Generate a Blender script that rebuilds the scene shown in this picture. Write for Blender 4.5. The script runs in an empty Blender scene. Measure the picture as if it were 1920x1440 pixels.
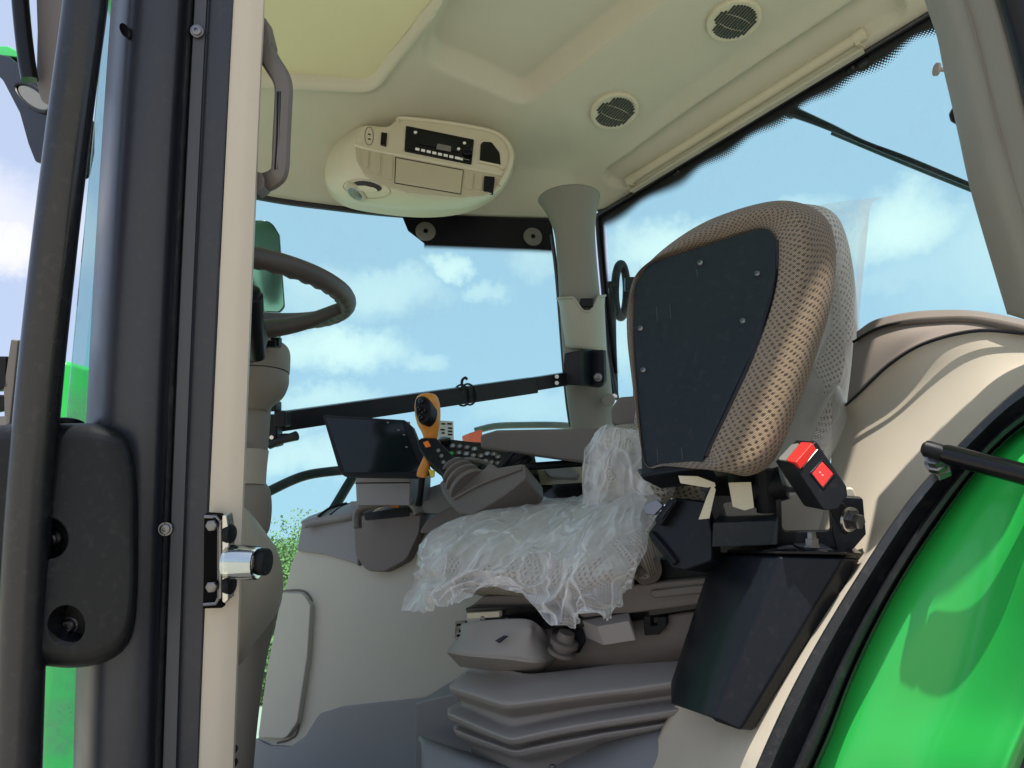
import bpy, bmesh, math, random
import numpy as np
from mathutils import Vector
rad = math.radians
sc = bpy.context.scene
C = bpy.context.collection

# ------------------------------------------------------------------ camera
FPX = 1442.0                                   # focal length in pixels of a 1920 px wide frame
PITCH, ROLL, AZ = rad(16.6), rad(4.0), rad(40)
fw = np.array([math.sin(AZ)*math.cos(PITCH), math.cos(AZ)*math.cos(PITCH), math.sin(PITCH)])
_r = np.array([math.cos(AZ), -math.sin(AZ), 0.0]); _u = np.cross(_r, fw)
rt = _r*math.cos(ROLL) - _u*math.sin(ROLL)
up = _u*math.cos(ROLL) + _r*math.sin(ROLL)
cam = bpy.data.cameras.new('camera'); co = bpy.data.objects.new('camera', cam); C.objects.link(co)
cam.sensor_width = 36; cam.lens = 36*FPX/1920; cam.clip_start = 0.02; cam.clip_end = 5000
from mathutils import Matrix
co.matrix_world = Matrix(((rt[0], up[0], -fw[0], 0), (rt[1], up[1], -fw[1], 0), (rt[2], up[2], -fw[2], 0), (0, 0, 0, 1)))
sc.camera = co
sc.view_settings.view_transform = 'Standard'; sc.view_settings.look = 'None'
sc.view_settings.exposure = 0.95; sc.view_settings.gamma = 1
sc.cycles.max_bounces = 12; sc.cycles.transparent_max_bounces = 24; sc.cycles.diffuse_bounces = 6
sc.cycles.sample_clamp_indirect = 6
GZ = -1.9                                      # ground level below the camera

def ray(x, y): return fw + rt*(x-960)/FPX + up*(720-y)/FPX
def P(x, y, d): return ray(x, y)*d             # point seen at a photo pixel, d metres in front of the lens
class Plane:
    def __init__(s, a, b, c):
        s.p = a; n = np.cross(b-a, c-a); s.n = n/np.linalg.norm(n)
        if s.n @ fw < 0: s.n = -s.n            # points away from the viewer: direction of thickness
    def at(s, x, y, off=0.0):
        d = ray(x, y); return d*((s.p+s.n*off) @ s.n)/(d @ s.n)
def axisplane(k, v):
    e = np.eye(3); p = e[k]*v; return Plane(p, p+e[(k+1) % 3], p+e[(k+2) % 3])

# ------------------------------------------------------------------ sun and sky
SUN_EL, SUN_AZ = rad(62), rad(213)             # azimuth clockwise from +Y
sd = np.array([math.sin(SUN_AZ)*math.cos(SUN_EL), math.cos(SUN_AZ)*math.cos(SUN_EL), math.sin(SUN_EL)])
sun = bpy.data.lights.new('sun', 'SUN'); sun.energy = 3.6; sun.angle = rad(0.53); sun.color = (1, .95, .87)
so = bpy.data.objects.new('sun', sun); C.objects.link(so)
so.rotation_euler = Vector(sd).to_track_quat('Z', 'Y').to_euler(); so.location = Vector(sd)*20

w = bpy.data.worlds.new('World'); sc.world = w; w.use_nodes = True
N = w.node_tree.nodes; L = w.node_tree.links; N.clear()
def nd(t, **k):
    n = N.new(t)
    for a, v in k.items():
        if a.startswith('i_'): n.inputs[int(a[2:])].default_value = v
        else: setattr(n, a, v)
    return n
out = nd('ShaderNodeOutputWorld'); bg = nd('ShaderNodeBackground'); L.new(bg.outputs[0], out.inputs[0]); bg.inputs[1].default_value = 0.085
sky = nd('ShaderNodeTexSky', sky_type='NISHITA', sun_disc=False, sun_elevation=SUN_EL, sun_rotation=SUN_AZ, air_density=1.0, dust_density=2.2, ozone_density=1.6)
tc = nd('ShaderNodeTexCoord')
no = nd('ShaderNodeTexNoise', noise_dimensions='3D'); no.inputs['Scale'].default_value = 15; no.inputs['Detail'].default_value = 9; no.inputs['Roughness'].default_value = 0.68
L.new(tc.outputs['Generated'], no.inputs['Vector'])
# cumulus: (photo x, y, half width in px, half height, strength) -> directions in the sky
clouds = [(655, 652, 78, 32, 1.0), (575, 648, 70, 26, .85), (715, 548, 80, 26, .6), (600, 528, 55, 26, .5), (845, 503, 34, 16, .9), (905, 548, 34, 14, .5), (640, 560, 120, 26, .4),
          (1235, 462, 62, 36, .95), (1290, 440, 40, 24, .6), (1690, 425, 72, 44, 1.0), (1640, 455, 60, 30, .7), (605, 745, 66, 22, .65), (790, 680, 30, 14, .5), (575, 862, 110, 26, .7), (540, 800, 60, 20, .4), (28, 462, 40, 32, .9),
          (1010, 490, 36, 26, .4), (1000, 760, 100, 30, .35), (1170, 620, 30, 60, .6), (1500, 395, 50, 14, .4), (1750, 500, 120, 20, .3), (-400, 300, 300, 60, .8), (2400, 300, 300, 100, .8)]
acc = None
nsub = nd('ShaderNodeVectorMath', operation='SUBTRACT'); nsub.inputs[1].default_value = (.5, .5, .5); L.new(no.outputs['Color'], nsub.inputs[0])
nsc = nd('ShaderNodeVectorMath', operation='SCALE'); nsc.inputs['Scale'].default_value = 0.085; L.new(nsub.outputs[0], nsc.inputs[0])
pert = nd('ShaderNodeVectorMath', operation='ADD'); L.new(tc.outputs['Generated'], pert.inputs[0]); L.new(nsc.outputs[0], pert.inputs[1])
for cx, cy, hw, hh, st in clouds:
    d0 = ray(cx, cy); d0 = d0/np.linalg.norm(d0)
    e = np.cross(d0, [0, 0, 1.]); e /= np.linalg.norm(e)
    g = np.cross(e, d0)
    a, b = hw/FPX, hh/FPX
    df = nd('ShaderNodeVectorMath', operation='SUBTRACT'); L.new(pert.outputs[0], df.inputs[0]); df.inputs[1].default_value = tuple(d0)
    q = []
    for ax, sz in ((e, a), (g, b), (d0, .5)):
        dt = nd('ShaderNodeVectorMath', operation='DOT_PRODUCT'); L.new(df.outputs[0], dt.inputs[0]); dt.inputs[1].default_value = tuple(ax/sz)
        pw = nd('ShaderNodeMath', operation='MULTIPLY'); L.new(dt.outputs['Value'], pw.inputs[0]); L.new(dt.outputs['Value'], pw.inputs[1]); q.append(pw)
    s1 = nd('ShaderNodeMath', operation='ADD'); L.new(q[0].outputs[0], s1.inputs[0]); L.new(q[1].outputs[0], s1.inputs[1])
    s2 = nd('ShaderNodeMath', operation='ADD'); L.new(s1.outputs[0], s2.inputs[0]); L.new(q[2].outputs[0], s2.inputs[1])
    mr = nd('ShaderNodeMapRange', interpolation_type='SMOOTHSTEP'); L.new(s2.outputs[0], mr.inputs[0])
    mr.inputs[1].default_value = 3.3; mr.inputs[2].default_value = -0.5; mr.inputs[3].default_value = 0; mr.inputs[4].default_value = st
    if acc is None: acc = mr.outputs[0]
    else:
        mx = nd('ShaderNodeMath', operation='MAXIMUM'); L.new(acc, mx.inputs[0]); L.new(mr.outputs[0], mx.inputs[1]); acc = mx.outputs[0]
ml = nd('ShaderNodeMath', operation='MULTIPLY', use_clamp=True); L.new(acc, ml.inputs[0]); ml.inputs[1].default_value = .9
mixc = nd('ShaderNodeMix', data_type='RGBA'); L.new(ml.outputs[0], mixc.inputs[0]); haz = nd('ShaderNodeMix', data_type='RGBA'); haz.inputs[0].default_value = .72; L.new(sky.outputs[0], haz.inputs[6]); haz.inputs[7].default_value = (4.2, 4.9, 6.5, 1)
L.new(haz.outputs[2], mixc.inputs[6]); mixc.inputs[7].default_value = (6.9, 6.7, 6.9, 1)
L.new(mixc.outputs[2], bg.inputs[0])

# ------------------------------------------------------------------ materials
def mat(name, col, rough=.5, metal=0, grain=0, gscale=500, coat=0, var=0, vscale=6, spec=.5, dust=0, trans=0, emit=None):
    m = bpy.data.materials.new(name); m.use_nodes = True
    nt = m.node_tree; n = nt.nodes; l = nt.links; b = n['Principled BSDF']
    b.inputs['Base Color'].default_value = (*col, 1); b.inputs['Roughness'].default_value = rough; b.inputs['Metallic'].default_value = metal
    b.inputs['Coat Weight'].default_value = coat; b.inputs['Coat Roughness'].default_value = .05; b.inputs['Specular IOR Level'].default_value = spec
    b.inputs['Transmission Weight'].default_value = trans
    if emit: b.inputs['Emission Color'].default_value = (*emit[0], 1); b.inputs['Emission Strength'].default_value = emit[1]
    t = n.new('ShaderNodeTexCoord')
    if grain:
        x = n.new('ShaderNodeTexNoise'); x.inputs['Scale'].default_value = gscale; x.inputs['Detail'].default_value = 3; l.new(t.outputs['Object'], x.inputs['Vector'])
        bp = n.new('ShaderNodeBump'); bp.inputs['Strength'].default_value = grain; bp.inputs['Distance'].default_value = .001
        l.new(x.outputs['Fac'], bp.inputs['Height']); l.new(bp.outputs[0], b.inputs['Normal'])
    if var:
        x = n.new('ShaderNodeTexNoise'); x.inputs['Scale'].default_value = vscale; x.inputs['Detail'].default_value = 5; x.inputs['Roughness'].default_value = .65; l.new(t.outputs['Object'], x.inputs['Vector'])
        mx = n.new('ShaderNodeMix'); mx.data_type = 'RGBA'; l.new(x.outputs['Fac'], mx.inputs[0])
        mx.inputs[6].default_value = tuple(c*(1-var) for c in col)+(1,); mx.inputs[7].default_value = tuple(min(1, c*(1+var)) for c in col)+(1,)
        l.new(mx.outputs[2], b.inputs['Base Color'])
        mr = n.new('ShaderNodeMapRange'); l.new(x.outputs['Fac'], mr.inputs[0]); mr.inputs[1].default_value = .3; mr.inputs[2].default_value = .7
        mr.inputs[3].default_value = max(0, rough-.08); mr.inputs[4].default_value = min(1, rough+.1); l.new(mr.outputs[0], b.inputs['Roughness'])
    if dust:
        x = n.new('ShaderNodeTexNoise'); x.inputs['Scale'].default_value = 90; x.inputs['Detail'].default_value = 6; l.new(t.outputs['Object'], x.inputs['Vector'])
        r = n.new('ShaderNodeMapRange'); l.new(x.outputs['Fac'], r.inputs[0]); r.inputs[1].default_value = .55; r.inputs[2].default_value = .8; r.inputs[3].default_value = 0; r.inputs[4].default_value = dust
        mx = n.new('ShaderNodeMix'); mx.data_type = 'RGBA'; l.new(r.outputs[0], mx.inputs[0])
        src = b.inputs['Base Color'].links[0].from_socket if b.inputs['Base Color'].links else None
        if src: l.new(src, mx.inputs[6])
        else: mx.inputs[6].default_value = (*col, 1)
        mx.inputs[7].default_value = (.3, .28, .25, 1); l.new(mx.outputs[2], b.inputs['Base Color'])
    return m
M = {}
M['liner'] = mat('headliner_fabric', (.52, .50, .39), .85, grain=.7, gscale=420, var=.06, spec=.2)
M['shade'] = mat('roof_blind_cloth', (.68, .64, .40), .95, grain=.6, gscale=1600, var=.04, spec=.1)
M['beige'] = mat('beige_plastic', (.55, .485, .385), .5, grain=.2, gscale=900, var=.04, dust=.05)
M['consoletan'] = mat('tan_console_plastic', (.55, .51, .37), .5, grain=.2, gscale=900, var=.03)
M['consoletan2'] = mat('tan_console_insert', (.43, .385, .265), .5, grain=.2, gscale=900, var=.03)
M['pillar'] = mat('olive_beige_trim', (.19, .185, .15), .55, grain=.35, gscale=900, var=.05)
M['greybeige'] = mat('grey_beige_plastic', (.42, .405, .345), .55, grain=.3, gscale=900, var=.05, dust=.05)
M['column'] = mat('column_taupe_plastic', (.235, .21, .175), .5, grain=.3, gscale=900, var=.05)
M['columnlight'] = mat('column_beige_plastic', (.42, .38, .30), .5, grain=.2, gscale=900, var=.05)
M['bluegrey'] = mat('slate_grey_plastic', (.20, .205, .215), .5, grain=.3, gscale=900, var=.06, dust=.08)
M['taupe'] = mat('dark_taupe_plastic', (.125, .108, .098), .5, grain=.35, gscale=800, var=.06, dust=.05)
M['bellows'] = mat('bellows_rubber', (.29, .265, .25), .62, grain=.5, gscale=700, var=.08, dust=.08)
M['brown'] = mat('brown_trim_plastic', (.19, .158, .135), .42, grain=.15, gscale=900, var=.05)
M['brownlight'] = mat('rose_brown_satin', (.28, .235, .205), .40, grain=.1, gscale=900, var=.05)
M['black'] = mat('black_plastic', (.006, .007, .009), .42, grain=.3, gscale=900, var=.1, dust=.03, spec=.2)
M['blacksatin'] = mat('black_satin_paint', (.007, .009, .013), .34, grain=.1, gscale=700, var=.1, dust=.03, spec=.22)
M['postblack'] = mat('anthracite_pillar_paint', (.026, .029, .040), .33, grain=.15, gscale=600, var=.08, vscale=3, dust=.04, spec=.45)
M['postmatt'] = mat('anthracite_rubber_strip', (.014, .015, .019), .6, grain=.3, gscale=900, var=.1, dust=.05)
M['greystrip'] = mat('grey_pillar_strip', (.045, .048, .058), .45, grain=.12, gscale=900, var=.05)
M['plate'] = mat('blue_black_painted_plate', (.005, .010, .015), .5, spec=.35, grain=.3, gscale=1100, var=.05, vscale=5, dust=.04)
M['rubber'] = mat('black_seal_rubber', (.020, .022, .026), .36, spec=.5, grain=.4, gscale=500, var=.25, vscale=25, dust=.12)
M['gloss'] = mat('gloss_black', (.004, .004, .005), .15, spec=.3)
M['green'] = mat('green_gloss_paint', (.025, .47, .075), .35, coat=.35, var=.04, vscale=2, grain=.03, gscale=60, dust=.03)
M['green'].node_tree.nodes['Principled BSDF'].inputs['Coat Roughness'].default_value = .16
M['metal'] = mat('zinc_plated_steel', (.62, .60, .56), .25, metal=1, var=.15, vscale=40)
M['darkmetal'] = mat('dark_steel', (.20, .20, .21), .3, metal=1, var=.2, vscale=40)
M['red'] = mat('red_button_plastic', (.75, .03, .025), .35)
M['orange'] = mat('amber_orange_plastic', (.62, .24, .03), .4, grain=.2, gscale=600, var=.06)
M['orangelens'] = mat('orange_beacon', (.9, .16, .05), .3)
M['white'] = mat('white_marks', (.75, .75, .72), .5)
M['greylens'] = mat('grey_pad', (.16, .155, .14), .6, grain=.3, var=.1)
M['lens'] = mat('frosted_lamp_lens', (.16, .16, .14), .2)
M['tape'] = mat('masking_tape', (.55, .50, .36), .8, grain=.6, gscale=300, var=.1)
M['wheelrim'] = mat('steering_wheel_vinyl', (.062, .053, .048), .45, grain=.5, gscale=500, var=.08)
M['mirrorglass'] = mat('green_tinted_mirror', (.33, .40, .38), .08, metal=1)
M['screen'] = mat('dark_screen', (.004, .008, .009), .10, spec=.3)
M['yellow'] = mat('yellow_plastic', (.8, .65, .05), .5)
M['sleeve'] = mat('clear_yellowed_sleeve', (.9, .88, .75), .12, trans=.9)

def glassmat(name, tint, refl=.06, rough=0.0, dirt_haze=.10):
    m = bpy.data.materials.new(name); m.use_nodes = True; nt = m.node_tree; n = nt.nodes; l = nt.links; n.clear()
    o = n.new('ShaderNodeOutputMaterial'); mx = n.new('ShaderNodeMixShader'); tr = n.new('ShaderNodeBsdfTransparent'); gl = n.new('ShaderNodeBsdfGlossy')
    fr = n.new('ShaderNodeLayerWeight'); fr.inputs[0].default_value = refl*2.5
    tr.inputs[0].default_value = (*tint, 1); gl.inputs['Roughness'].default_value = rough; gl.inputs[0].default_value = (.8, .9, .9, 1)
    l.new(fr.outputs['Fresnel'], mx.inputs[0]); l.new(tr.outputs[0], mx.inputs[1]); l.new(gl.outputs[0], mx.inputs[2])
    t = n.new('ShaderNodeTexCoord'); nz = n.new('ShaderNodeTexNoise'); nz.inputs['Scale'].default_value = 5; nz.inputs['Detail'].default_value = 8; nz.inputs['Roughness'].default_value = .7; l.new(t.outputs['Object'], nz.inputs['Vector'])
    ms = n.new('ShaderNodeMapRange'); l.new(nz.outputs[0], ms.inputs[0]); ms.inputs[1].default_value = .5; ms.inputs[2].default_value = .75; ms.inputs[3].default_value = dirt_haze*.15; ms.inputs[4].default_value = dirt_haze
    dd_ = n.new('ShaderNodeBsdfTranslucent'); dd_.inputs[0].default_value = (.6, .6, .56, 1); m3 = n.new('ShaderNodeMixShader')
    l.new(ms.outputs[0], m3.inputs[0]); l.new(mx.outputs[0], m3.inputs[1]); l.new(dd_.outputs[0], m3.inputs[2]); l.new(m3.outputs[0], o.inputs[0])
    return m
M['glass'] = glassmat('tinted_window_glass', (.66, .97, .90), .04)
M['lilacglass'] = glassmat('tinted_edge_glass', (.72, .86, .86), .05, dirt_haze=.55)  # strong setting adds a painted haze veil to the glass besides dirt

def fritmat():
    # black ceramic print that breaks into dots towards the edge; UV u in metres along, v 0..1 across
    m = bpy.data.materials.new('ceramic_frit_dots'); m.use_nodes = True; nt = m.node_tree; n = nt.nodes; l = nt.links; n.clear()
    o = n.new('ShaderNodeOutputMaterial'); mx = n.new('ShaderNodeMixShader'); tr = n.new('ShaderNodeBsdfTransparent'); df = n.new('ShaderNodeBsdfPrincipled')
    df.inputs['Base Color'].default_value = (.008, .009, .01, 1); df.inputs['Roughness'].default_value = .4
    uv = n.new('ShaderNodeUVMap'); sp = n.new('ShaderNodeSeparateXYZ'); l.new(uv.outputs[0], sp.inputs[0])
    def mth(op, a, b=None):
        k = n.new('ShaderNodeMath'); k.operation = op
        for i, s in enumerate((a, b)):
            if s is None: continue
            if isinstance(s, (int, float)): k.inputs[i].default_value = s
            else: l.new(s, k.inputs[i])
        return k.outputs[0]
    su = mth('MULTIPLY', sp.outputs[0], 2*math.pi/.0085); sv = mth('MULTIPLY', sp.outputs[1], 2*math.pi*6)
    pat = mth('MULTIPLY', mth('SINE', su), mth('SINE', sv))
    thr = mth('SUBTRACT', mth('MULTIPLY', sp.outputs[1], 4.0), 3.1)
    g = mth('GREATER_THAN', thr, pat)
    l.new(g, mx.inputs[0]); l.new(df.outputs[0], mx.inputs[1]); l.new(tr.outputs[0], mx.inputs[2]); l.new(mx.outputs[0], o.inputs[0])
    return m
M['frit'] = fritmat()

def fabricmat(name, base, dark, cell=.0095, bumpd=.0025):
    m = bpy.data.materials.new(name); m.use_nodes = True; nt = m.node_tree; n = nt.nodes; l = nt.links; b = n['Principled BSDF']
    uv = n.new('ShaderNodeUVMap')
    wob = n.new('ShaderNodeTexNoise'); wob.inputs['Scale'].default_value = 60; l.new(uv.outputs[0], wob.inputs['Vector'])
    ws = n.new('ShaderNodeVectorMath'); ws.operation = 'SCALE'; ws.inputs['Scale'].default_value = .0042; l.new(wob.outputs['Color'], ws.inputs[0])
    wa = n.new('ShaderNodeVectorMath'); l.new(uv.outputs[0], wa.inputs[0]); l.new(ws.outputs[0], wa.inputs[1])
    sp = n.new('ShaderNodeSeparateXYZ'); l.new(wa.outputs[0], sp.inputs[0])
    def mth(op, a, b=None, c=None):
        k = n.new('ShaderNodeMath'); k.operation = op
        for i, s in enumerate((a, b, c)):
            if s is None: continue
            if isinstance(s, (int, float)): k.inputs[i].default_value = s
            else: l.new(s, k.inputs[i])
        return k.outputs[0]
    k1 = 2*math.pi/cell
    su = mth('SINE', mth('MULTIPLY', sp.outputs[0], k1)); sv = mth('SINE', mth('MULTIPLY', sp.outputs[1], k1*.8))
    lf = n.new('ShaderNodeTexNoise'); lf.inputs['Scale'].default_value = 110; l.new(uv.outputs[0], lf.inputs['Vector']); p = mth('ADD', mth('MULTIPLY', su, sv), mth('MULTIPLY', mth('SUBTRACT', lf.outputs[0], .5), .9))
    hole = n.new('ShaderNodeMapRange'); hole.interpolation_type = 'SMOOTHSTEP'; l.new(p, hole.inputs[0]); hole.inputs[1].default_value = .05; hole.inputs[2].default_value = .65
    # yarn strands
    st = mth('SINE', mth('ADD', mth('MULTIPLY', sp.outputs[0], k1*2.4), mth('MULTIPLY', sp.outputs[1], k1*3.1)))
    nz = n.new('ShaderNodeTexNoise'); nz.inputs['Scale'].default_value = 700; nz.inputs['Detail'].default_value = 3; l.new(uv.outputs[0], nz.inputs['Vector'])
    yarn = mth('ADD', mth('MULTIPLY', st, .34), mth('ADD', mth('MULTIPLY', nz.outputs[0], .5), .62))
    mx = n.new('ShaderNodeMix'); mx.data_type = 'RGBA'; l.new(hole.outputs[0], mx.inputs[0]); mx.inputs[6].default_value = (*base, 1); mx.inputs[7].default_value = (*dark, 1)
    vm = n.new('ShaderNodeVectorMath'); vm.operation = 'SCALE'; l.new(mx.outputs[2], vm.inputs[0]); l.new(yarn, vm.inputs['Scale'])
    l.new(vm.outputs[0], b.inputs['Base Color']); b.inputs['Roughness'].default_value = .95; b.inputs['Specular IOR Level'].default_value = .1
    b.inputs['Sheen Weight'].default_value = .3
    h = mth('ADD', mth('MULTIPLY', hole.outputs[0], -1.0), mth('MULTIPLY', st, .3))
    bp = n.new('ShaderNodeBump'); bp.inputs['Strength'].default_value = .9; bp.inputs['Distance'].default_value = bumpd; l.new(h, bp.inputs['Height']); l.new(bp.outputs[0], b.inputs['Normal'])
    return m
M['fabric'] = fabricmat('tan_woven_fabric', (.345, .25, .16), (.085, .058, .038), cell=.0092)
M['fabric_pale'] = fabricmat('pale_woven_fabric', (.56, .50, .40), (.20, .165, .12), cell=.0125)

def filmmat(name, dens=.2, tint=(.80, .80, .80), sc_=14, bs=1.0, line=.5):
    m = bpy.data.materials.new(name); m.use_nodes = True; nt = m.node_tree; n = nt.nodes; l = nt.links; n.clear()
    def mth(op, a, b=None, c=None):
        k = n.new('ShaderNodeMath'); k.operation = op
        for i, s in enumerate((a, b, c)):
            if s is None: continue
            if isinstance(s, (int, float)): k.inputs[i].default_value = s
            else: l.new(s, k.inputs[i])
        return k.outputs[0]
    o = n.new('ShaderNodeOutputMaterial'); mx = n.new('ShaderNodeMixShader'); tr = n.new('ShaderNodeBsdfTransparent')
    tr.inputs[0].default_value = (.96, .96, .96, 1)
    pb = n.new('ShaderNodeBsdfPrincipled'); pb.inputs['Base Color'].default_value = (*tint, 1); pb.inputs['Roughness'].default_value = .09; pb.inputs['Specular IOR Level'].default_value = 1
    tl = n.new('ShaderNodeBsdfTranslucent'); tl.inputs[0].default_value = (*tint, 1)
    m2 = n.new('ShaderNodeMixShader'); m2.inputs[0].default_value = .3; l.new(pb.outputs[0], m2.inputs[1]); l.new(tl.outputs[0], m2.inputs[2])
    t = n.new('ShaderNodeUVMap'); dn = n.new('ShaderNodeTexNoise'); dn.inputs['Scale'].default_value = 7; dn.inputs['Detail'].default_value = 3; l.new(t.outputs[0], dn.inputs['Vector'])
    ds_ = n.new('ShaderNodeVectorMath'); ds_.operation = 'SCALE'; ds_.inputs['Scale'].default_value = .16; l.new(dn.outputs['Color'], ds_.inputs[0])
    wv = n.new('ShaderNodeVectorMath'); l.new(t.outputs[0], wv.inputs[0]); l.new(ds_.outputs[0], wv.inputs[1])
    hs = []
    for q, (sx, sy, rz) in enumerate(((sc_, sc_*.35, .9), (sc_*1.9, sc_*.8, 2.1))):
        mp = n.new('ShaderNodeMapping'); mp.inputs['Rotation'].default_value = (0, 0, rz); mp.inputs['Scale'].default_value = (sx, sy, 1); l.new(wv.outputs[0], mp.inputs[0])
        vo = n.new('ShaderNodeTexVoronoi'); vo.feature = 'DISTANCE_TO_EDGE'; vo.inputs['Scale'].default_value = 1; l.new(mp.outputs[0], vo.inputs['Vector']); hs.append(vo.outputs['Distance'])
    h = mth('ADD', mth('MINIMUM', hs[0], .35), mth('MULTIPLY', mth('MINIMUM', hs[1], .3), .45))
    bp = n.new('ShaderNodeBump'); bp.inputs['Strength'].default_value = bs; bp.inputs['Distance'].default_value = .02; l.new(h, bp.inputs['Height'])
    for x in (pb, tl): l.new(bp.outputs[0], x.inputs['Normal'])
    lw = n.new('ShaderNodeLayerWeight'); lw.inputs[0].default_value = .4; l.new(bp.outputs[0], lw.inputs['Normal'])
    mr = n.new('ShaderNodeMapRange'); l.new(lw.outputs['Facing'], mr.inputs[0]); mr.inputs[1].default_value = .1; mr.inputs[2].default_value = .95; mr.inputs[3].default_value = dens; mr.inputs[4].default_value = .92
    e1 = n.new('ShaderNodeMapRange'); e1.interpolation_type = 'SMOOTHSTEP'; l.new(hs[0], e1.inputs[0]); e1.inputs[1].default_value = .035; e1.inputs[2].default_value = 0; e1.inputs[3].default_value = 0; e1.inputs[4].default_value = line
    cl_ = n.new('ShaderNodeTexNoise'); cl_.inputs['Scale'].default_value = 9; l.new(t.outputs[0], cl_.inputs['Vector'])
    fac = mth('ADD', mr.outputs[0], mth('MULTIPLY', e1.outputs[0], cl_.outputs[0])); fac = mth('MINIMUM', fac, .95)
    l.new(fac, mx.inputs[0]); l.new(tr.outputs[0], mx.inputs[1]); l.new(m2.outputs[0], mx.inputs[2]); l.new(mx.outputs[0], o.inputs[0])
    return m
M['film'] = filmmat('crinkled_clear_film', .25, (.97, .96, .98), 12, 1.0, .5)
M['film2'] = filmmat('smooth_clear_film', .22, (.86, .88, .84), 5, .25, .2)

# ------------------------------------------------------------------ geometry helpers: raw = (verts, faces, uvs per vertex or None)
def arr(a): return np.asarray(a, float)
def mk(name, raws, m, parent=None, bevel=0, seg=3, smooth=True, solid=0, angle=35, sub=0, soff=-1):
    if isinstance(raws, tuple): raws = [raws]
    V, Fc, U = [], [], []; o = 0; has = any(r[2] is not None for r in raws)
    for v, f, uvv in raws:
        v = arr(v); V.append(v); Fc += [[i+o for i in q] for q in f]; o += len(v)
        U.append(arr(uvv) if uvv is not None else np.zeros((len(v), 2)))
    V = np.concatenate(V); U = np.concatenate(U)
    me = bpy.data.meshes.new(name); me.from_pydata(V.tolist(), [], Fc); me.materials.append(m)
    if has:
        ul = me.uv_layers.new(name='UVMap'); li = np.empty(len(me.loops), int); me.loops.foreach_get('vertex_index', li)
        ul.data.foreach_set('uv', U[li].ravel())
    bm = bmesh.new(); bm.from_mesh(me)
    if not has: bmesh.ops.recalc_face_normals(bm, faces=bm.faces)
    bm.to_mesh(me); bm.free()
    if smooth:
        me.shade_smooth(); me.set_sharp_from_angle(angle=rad(angle))
    ob = bpy.data.objects.new(name, me); C.objects.link(ob)
    if solid:                                  # thickness goes to the side away from the viewer
        k = len(me.polygons); cc = np.empty(k*3); nn = np.empty(k*3); me.polygons.foreach_get('center', cc); me.polygons.foreach_get('normal', nn)
        s = ob.modifiers.new('t', 'SOLIDIFY'); s.thickness = solid; s.offset = 1 if (cc*nn).sum() > 0 else -1
    if bevel:
        b = ob.modifiers.new('b', 'BEVEL'); b.width = bevel; b.segments = seg; b.limit_method = 'ANGLE'; b.angle_limit = rad(32); b.use_clamp_overlap = True; b.harden_normals = True
    if sub: s = ob.modifiers.new('s', 'SUBSURF'); s.levels = sub; s.render_levels = sub
    if parent is not None: ob.parent = parent
    return ob
def thing(name, label, cat, group=None):
    o = bpy.data.objects.new(name, None); C.objects.link(o); o['label'] = label; o['category'] = cat; o.empty_display_size = .1
    if group: o['group'] = group
    return o
def tag(o, label, cat, group=None):
    o['label'] = label; o['category'] = cat
    if group: o['group'] = group
    return o
def struct(o, kind='structure'): o['kind'] = kind; return o

def cr(pts, n, closed=False):
    pts = arr(pts); k = len(pts)
    if closed: q = np.concatenate([pts[-1:], pts, pts[:2]]); ns = k
    else: q = np.concatenate([[2*pts[0]-pts[1]], pts, [2*pts[-1]-pts[-2]]]); ns = k-1
    o = []
    ts = np.linspace(0, ns, n, endpoint=not closed)
    for t in ts:
        i = min(int(t), ns-1); s = t-i; a, b, c, d = q[i:i+4]
        o.append(.5*((2*b)+(-a+c)*s+(2*a-5*b+4*c-d)*s*s+(-a+3*b-3*c+d)*s**3))
    return arr(o)
def resample(pts, n, closed=False):
    pts = arr(pts)
    if closed: pts = np.concatenate([pts, pts[:1]])
    s = np.concatenate([[0], np.cumsum(np.linalg.norm(np.diff(pts, axis=0), axis=1))])
    t = np.linspace(0, s[-1], n, endpoint=not closed)
    return np.stack([np.interp(t, s, pts[:, k]) for k in range(pts.shape[1])], 1)
def lin(pts, n):
    pts = arr(pts); t = np.linspace(0, len(pts)-1, n); i = np.arange(len(pts))
    return np.stack([np.interp(t, i, pts[:, k]) for k in range(pts.shape[1])], 1)
def rp(pts, seg=6):
    """2D polygon with fillets: (x, y) or (x, y, r)"""
    o = []; k = len(pts)
    for i in range(k):
        p = arr(pts[i][:2]); r = pts[i][2] if len(pts[i]) > 2 else 0
        if not r: o.append(p); continue
        a = arr(pts[i-1][:2])-p; b = arr(pts[(i+1) % k][:2])-p; la, lb = np.linalg.norm(a), np.linalg.norm(b); a /= la; b /= lb
        h = math.acos(max(-.999, min(.999, a @ b)))/2; t = min(r/math.tan(h), la*.49, lb*.49)
        p0, p1 = p+a*t, p+b*t
        for s in np.linspace(0, 1, seg+1): o.append((1-s)**2*p0+2*s*(1-s)*p+s*s*p1)
    return o
def sp(pts, n=40): return cr(pts, n, True)
def extr(p3, vec, vec0=None):
    p3 = arr(p3); vec = arr(vec); n = len(p3); a = p3 if vec0 is None else p3+arr(vec0)
    V = np.concatenate([a, p3+vec]); F = [list(range(n))[::-1], list(range(n, 2*n))]+[[i, (i+1) % n, n+(i+1) % n, n+i] for i in range(n)]
    return (V, F, None)
def slab(px, plane, th, off=0.0):
    return extr([plane.at(x, y, off) for x, y in px], plane.n*th)
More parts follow.
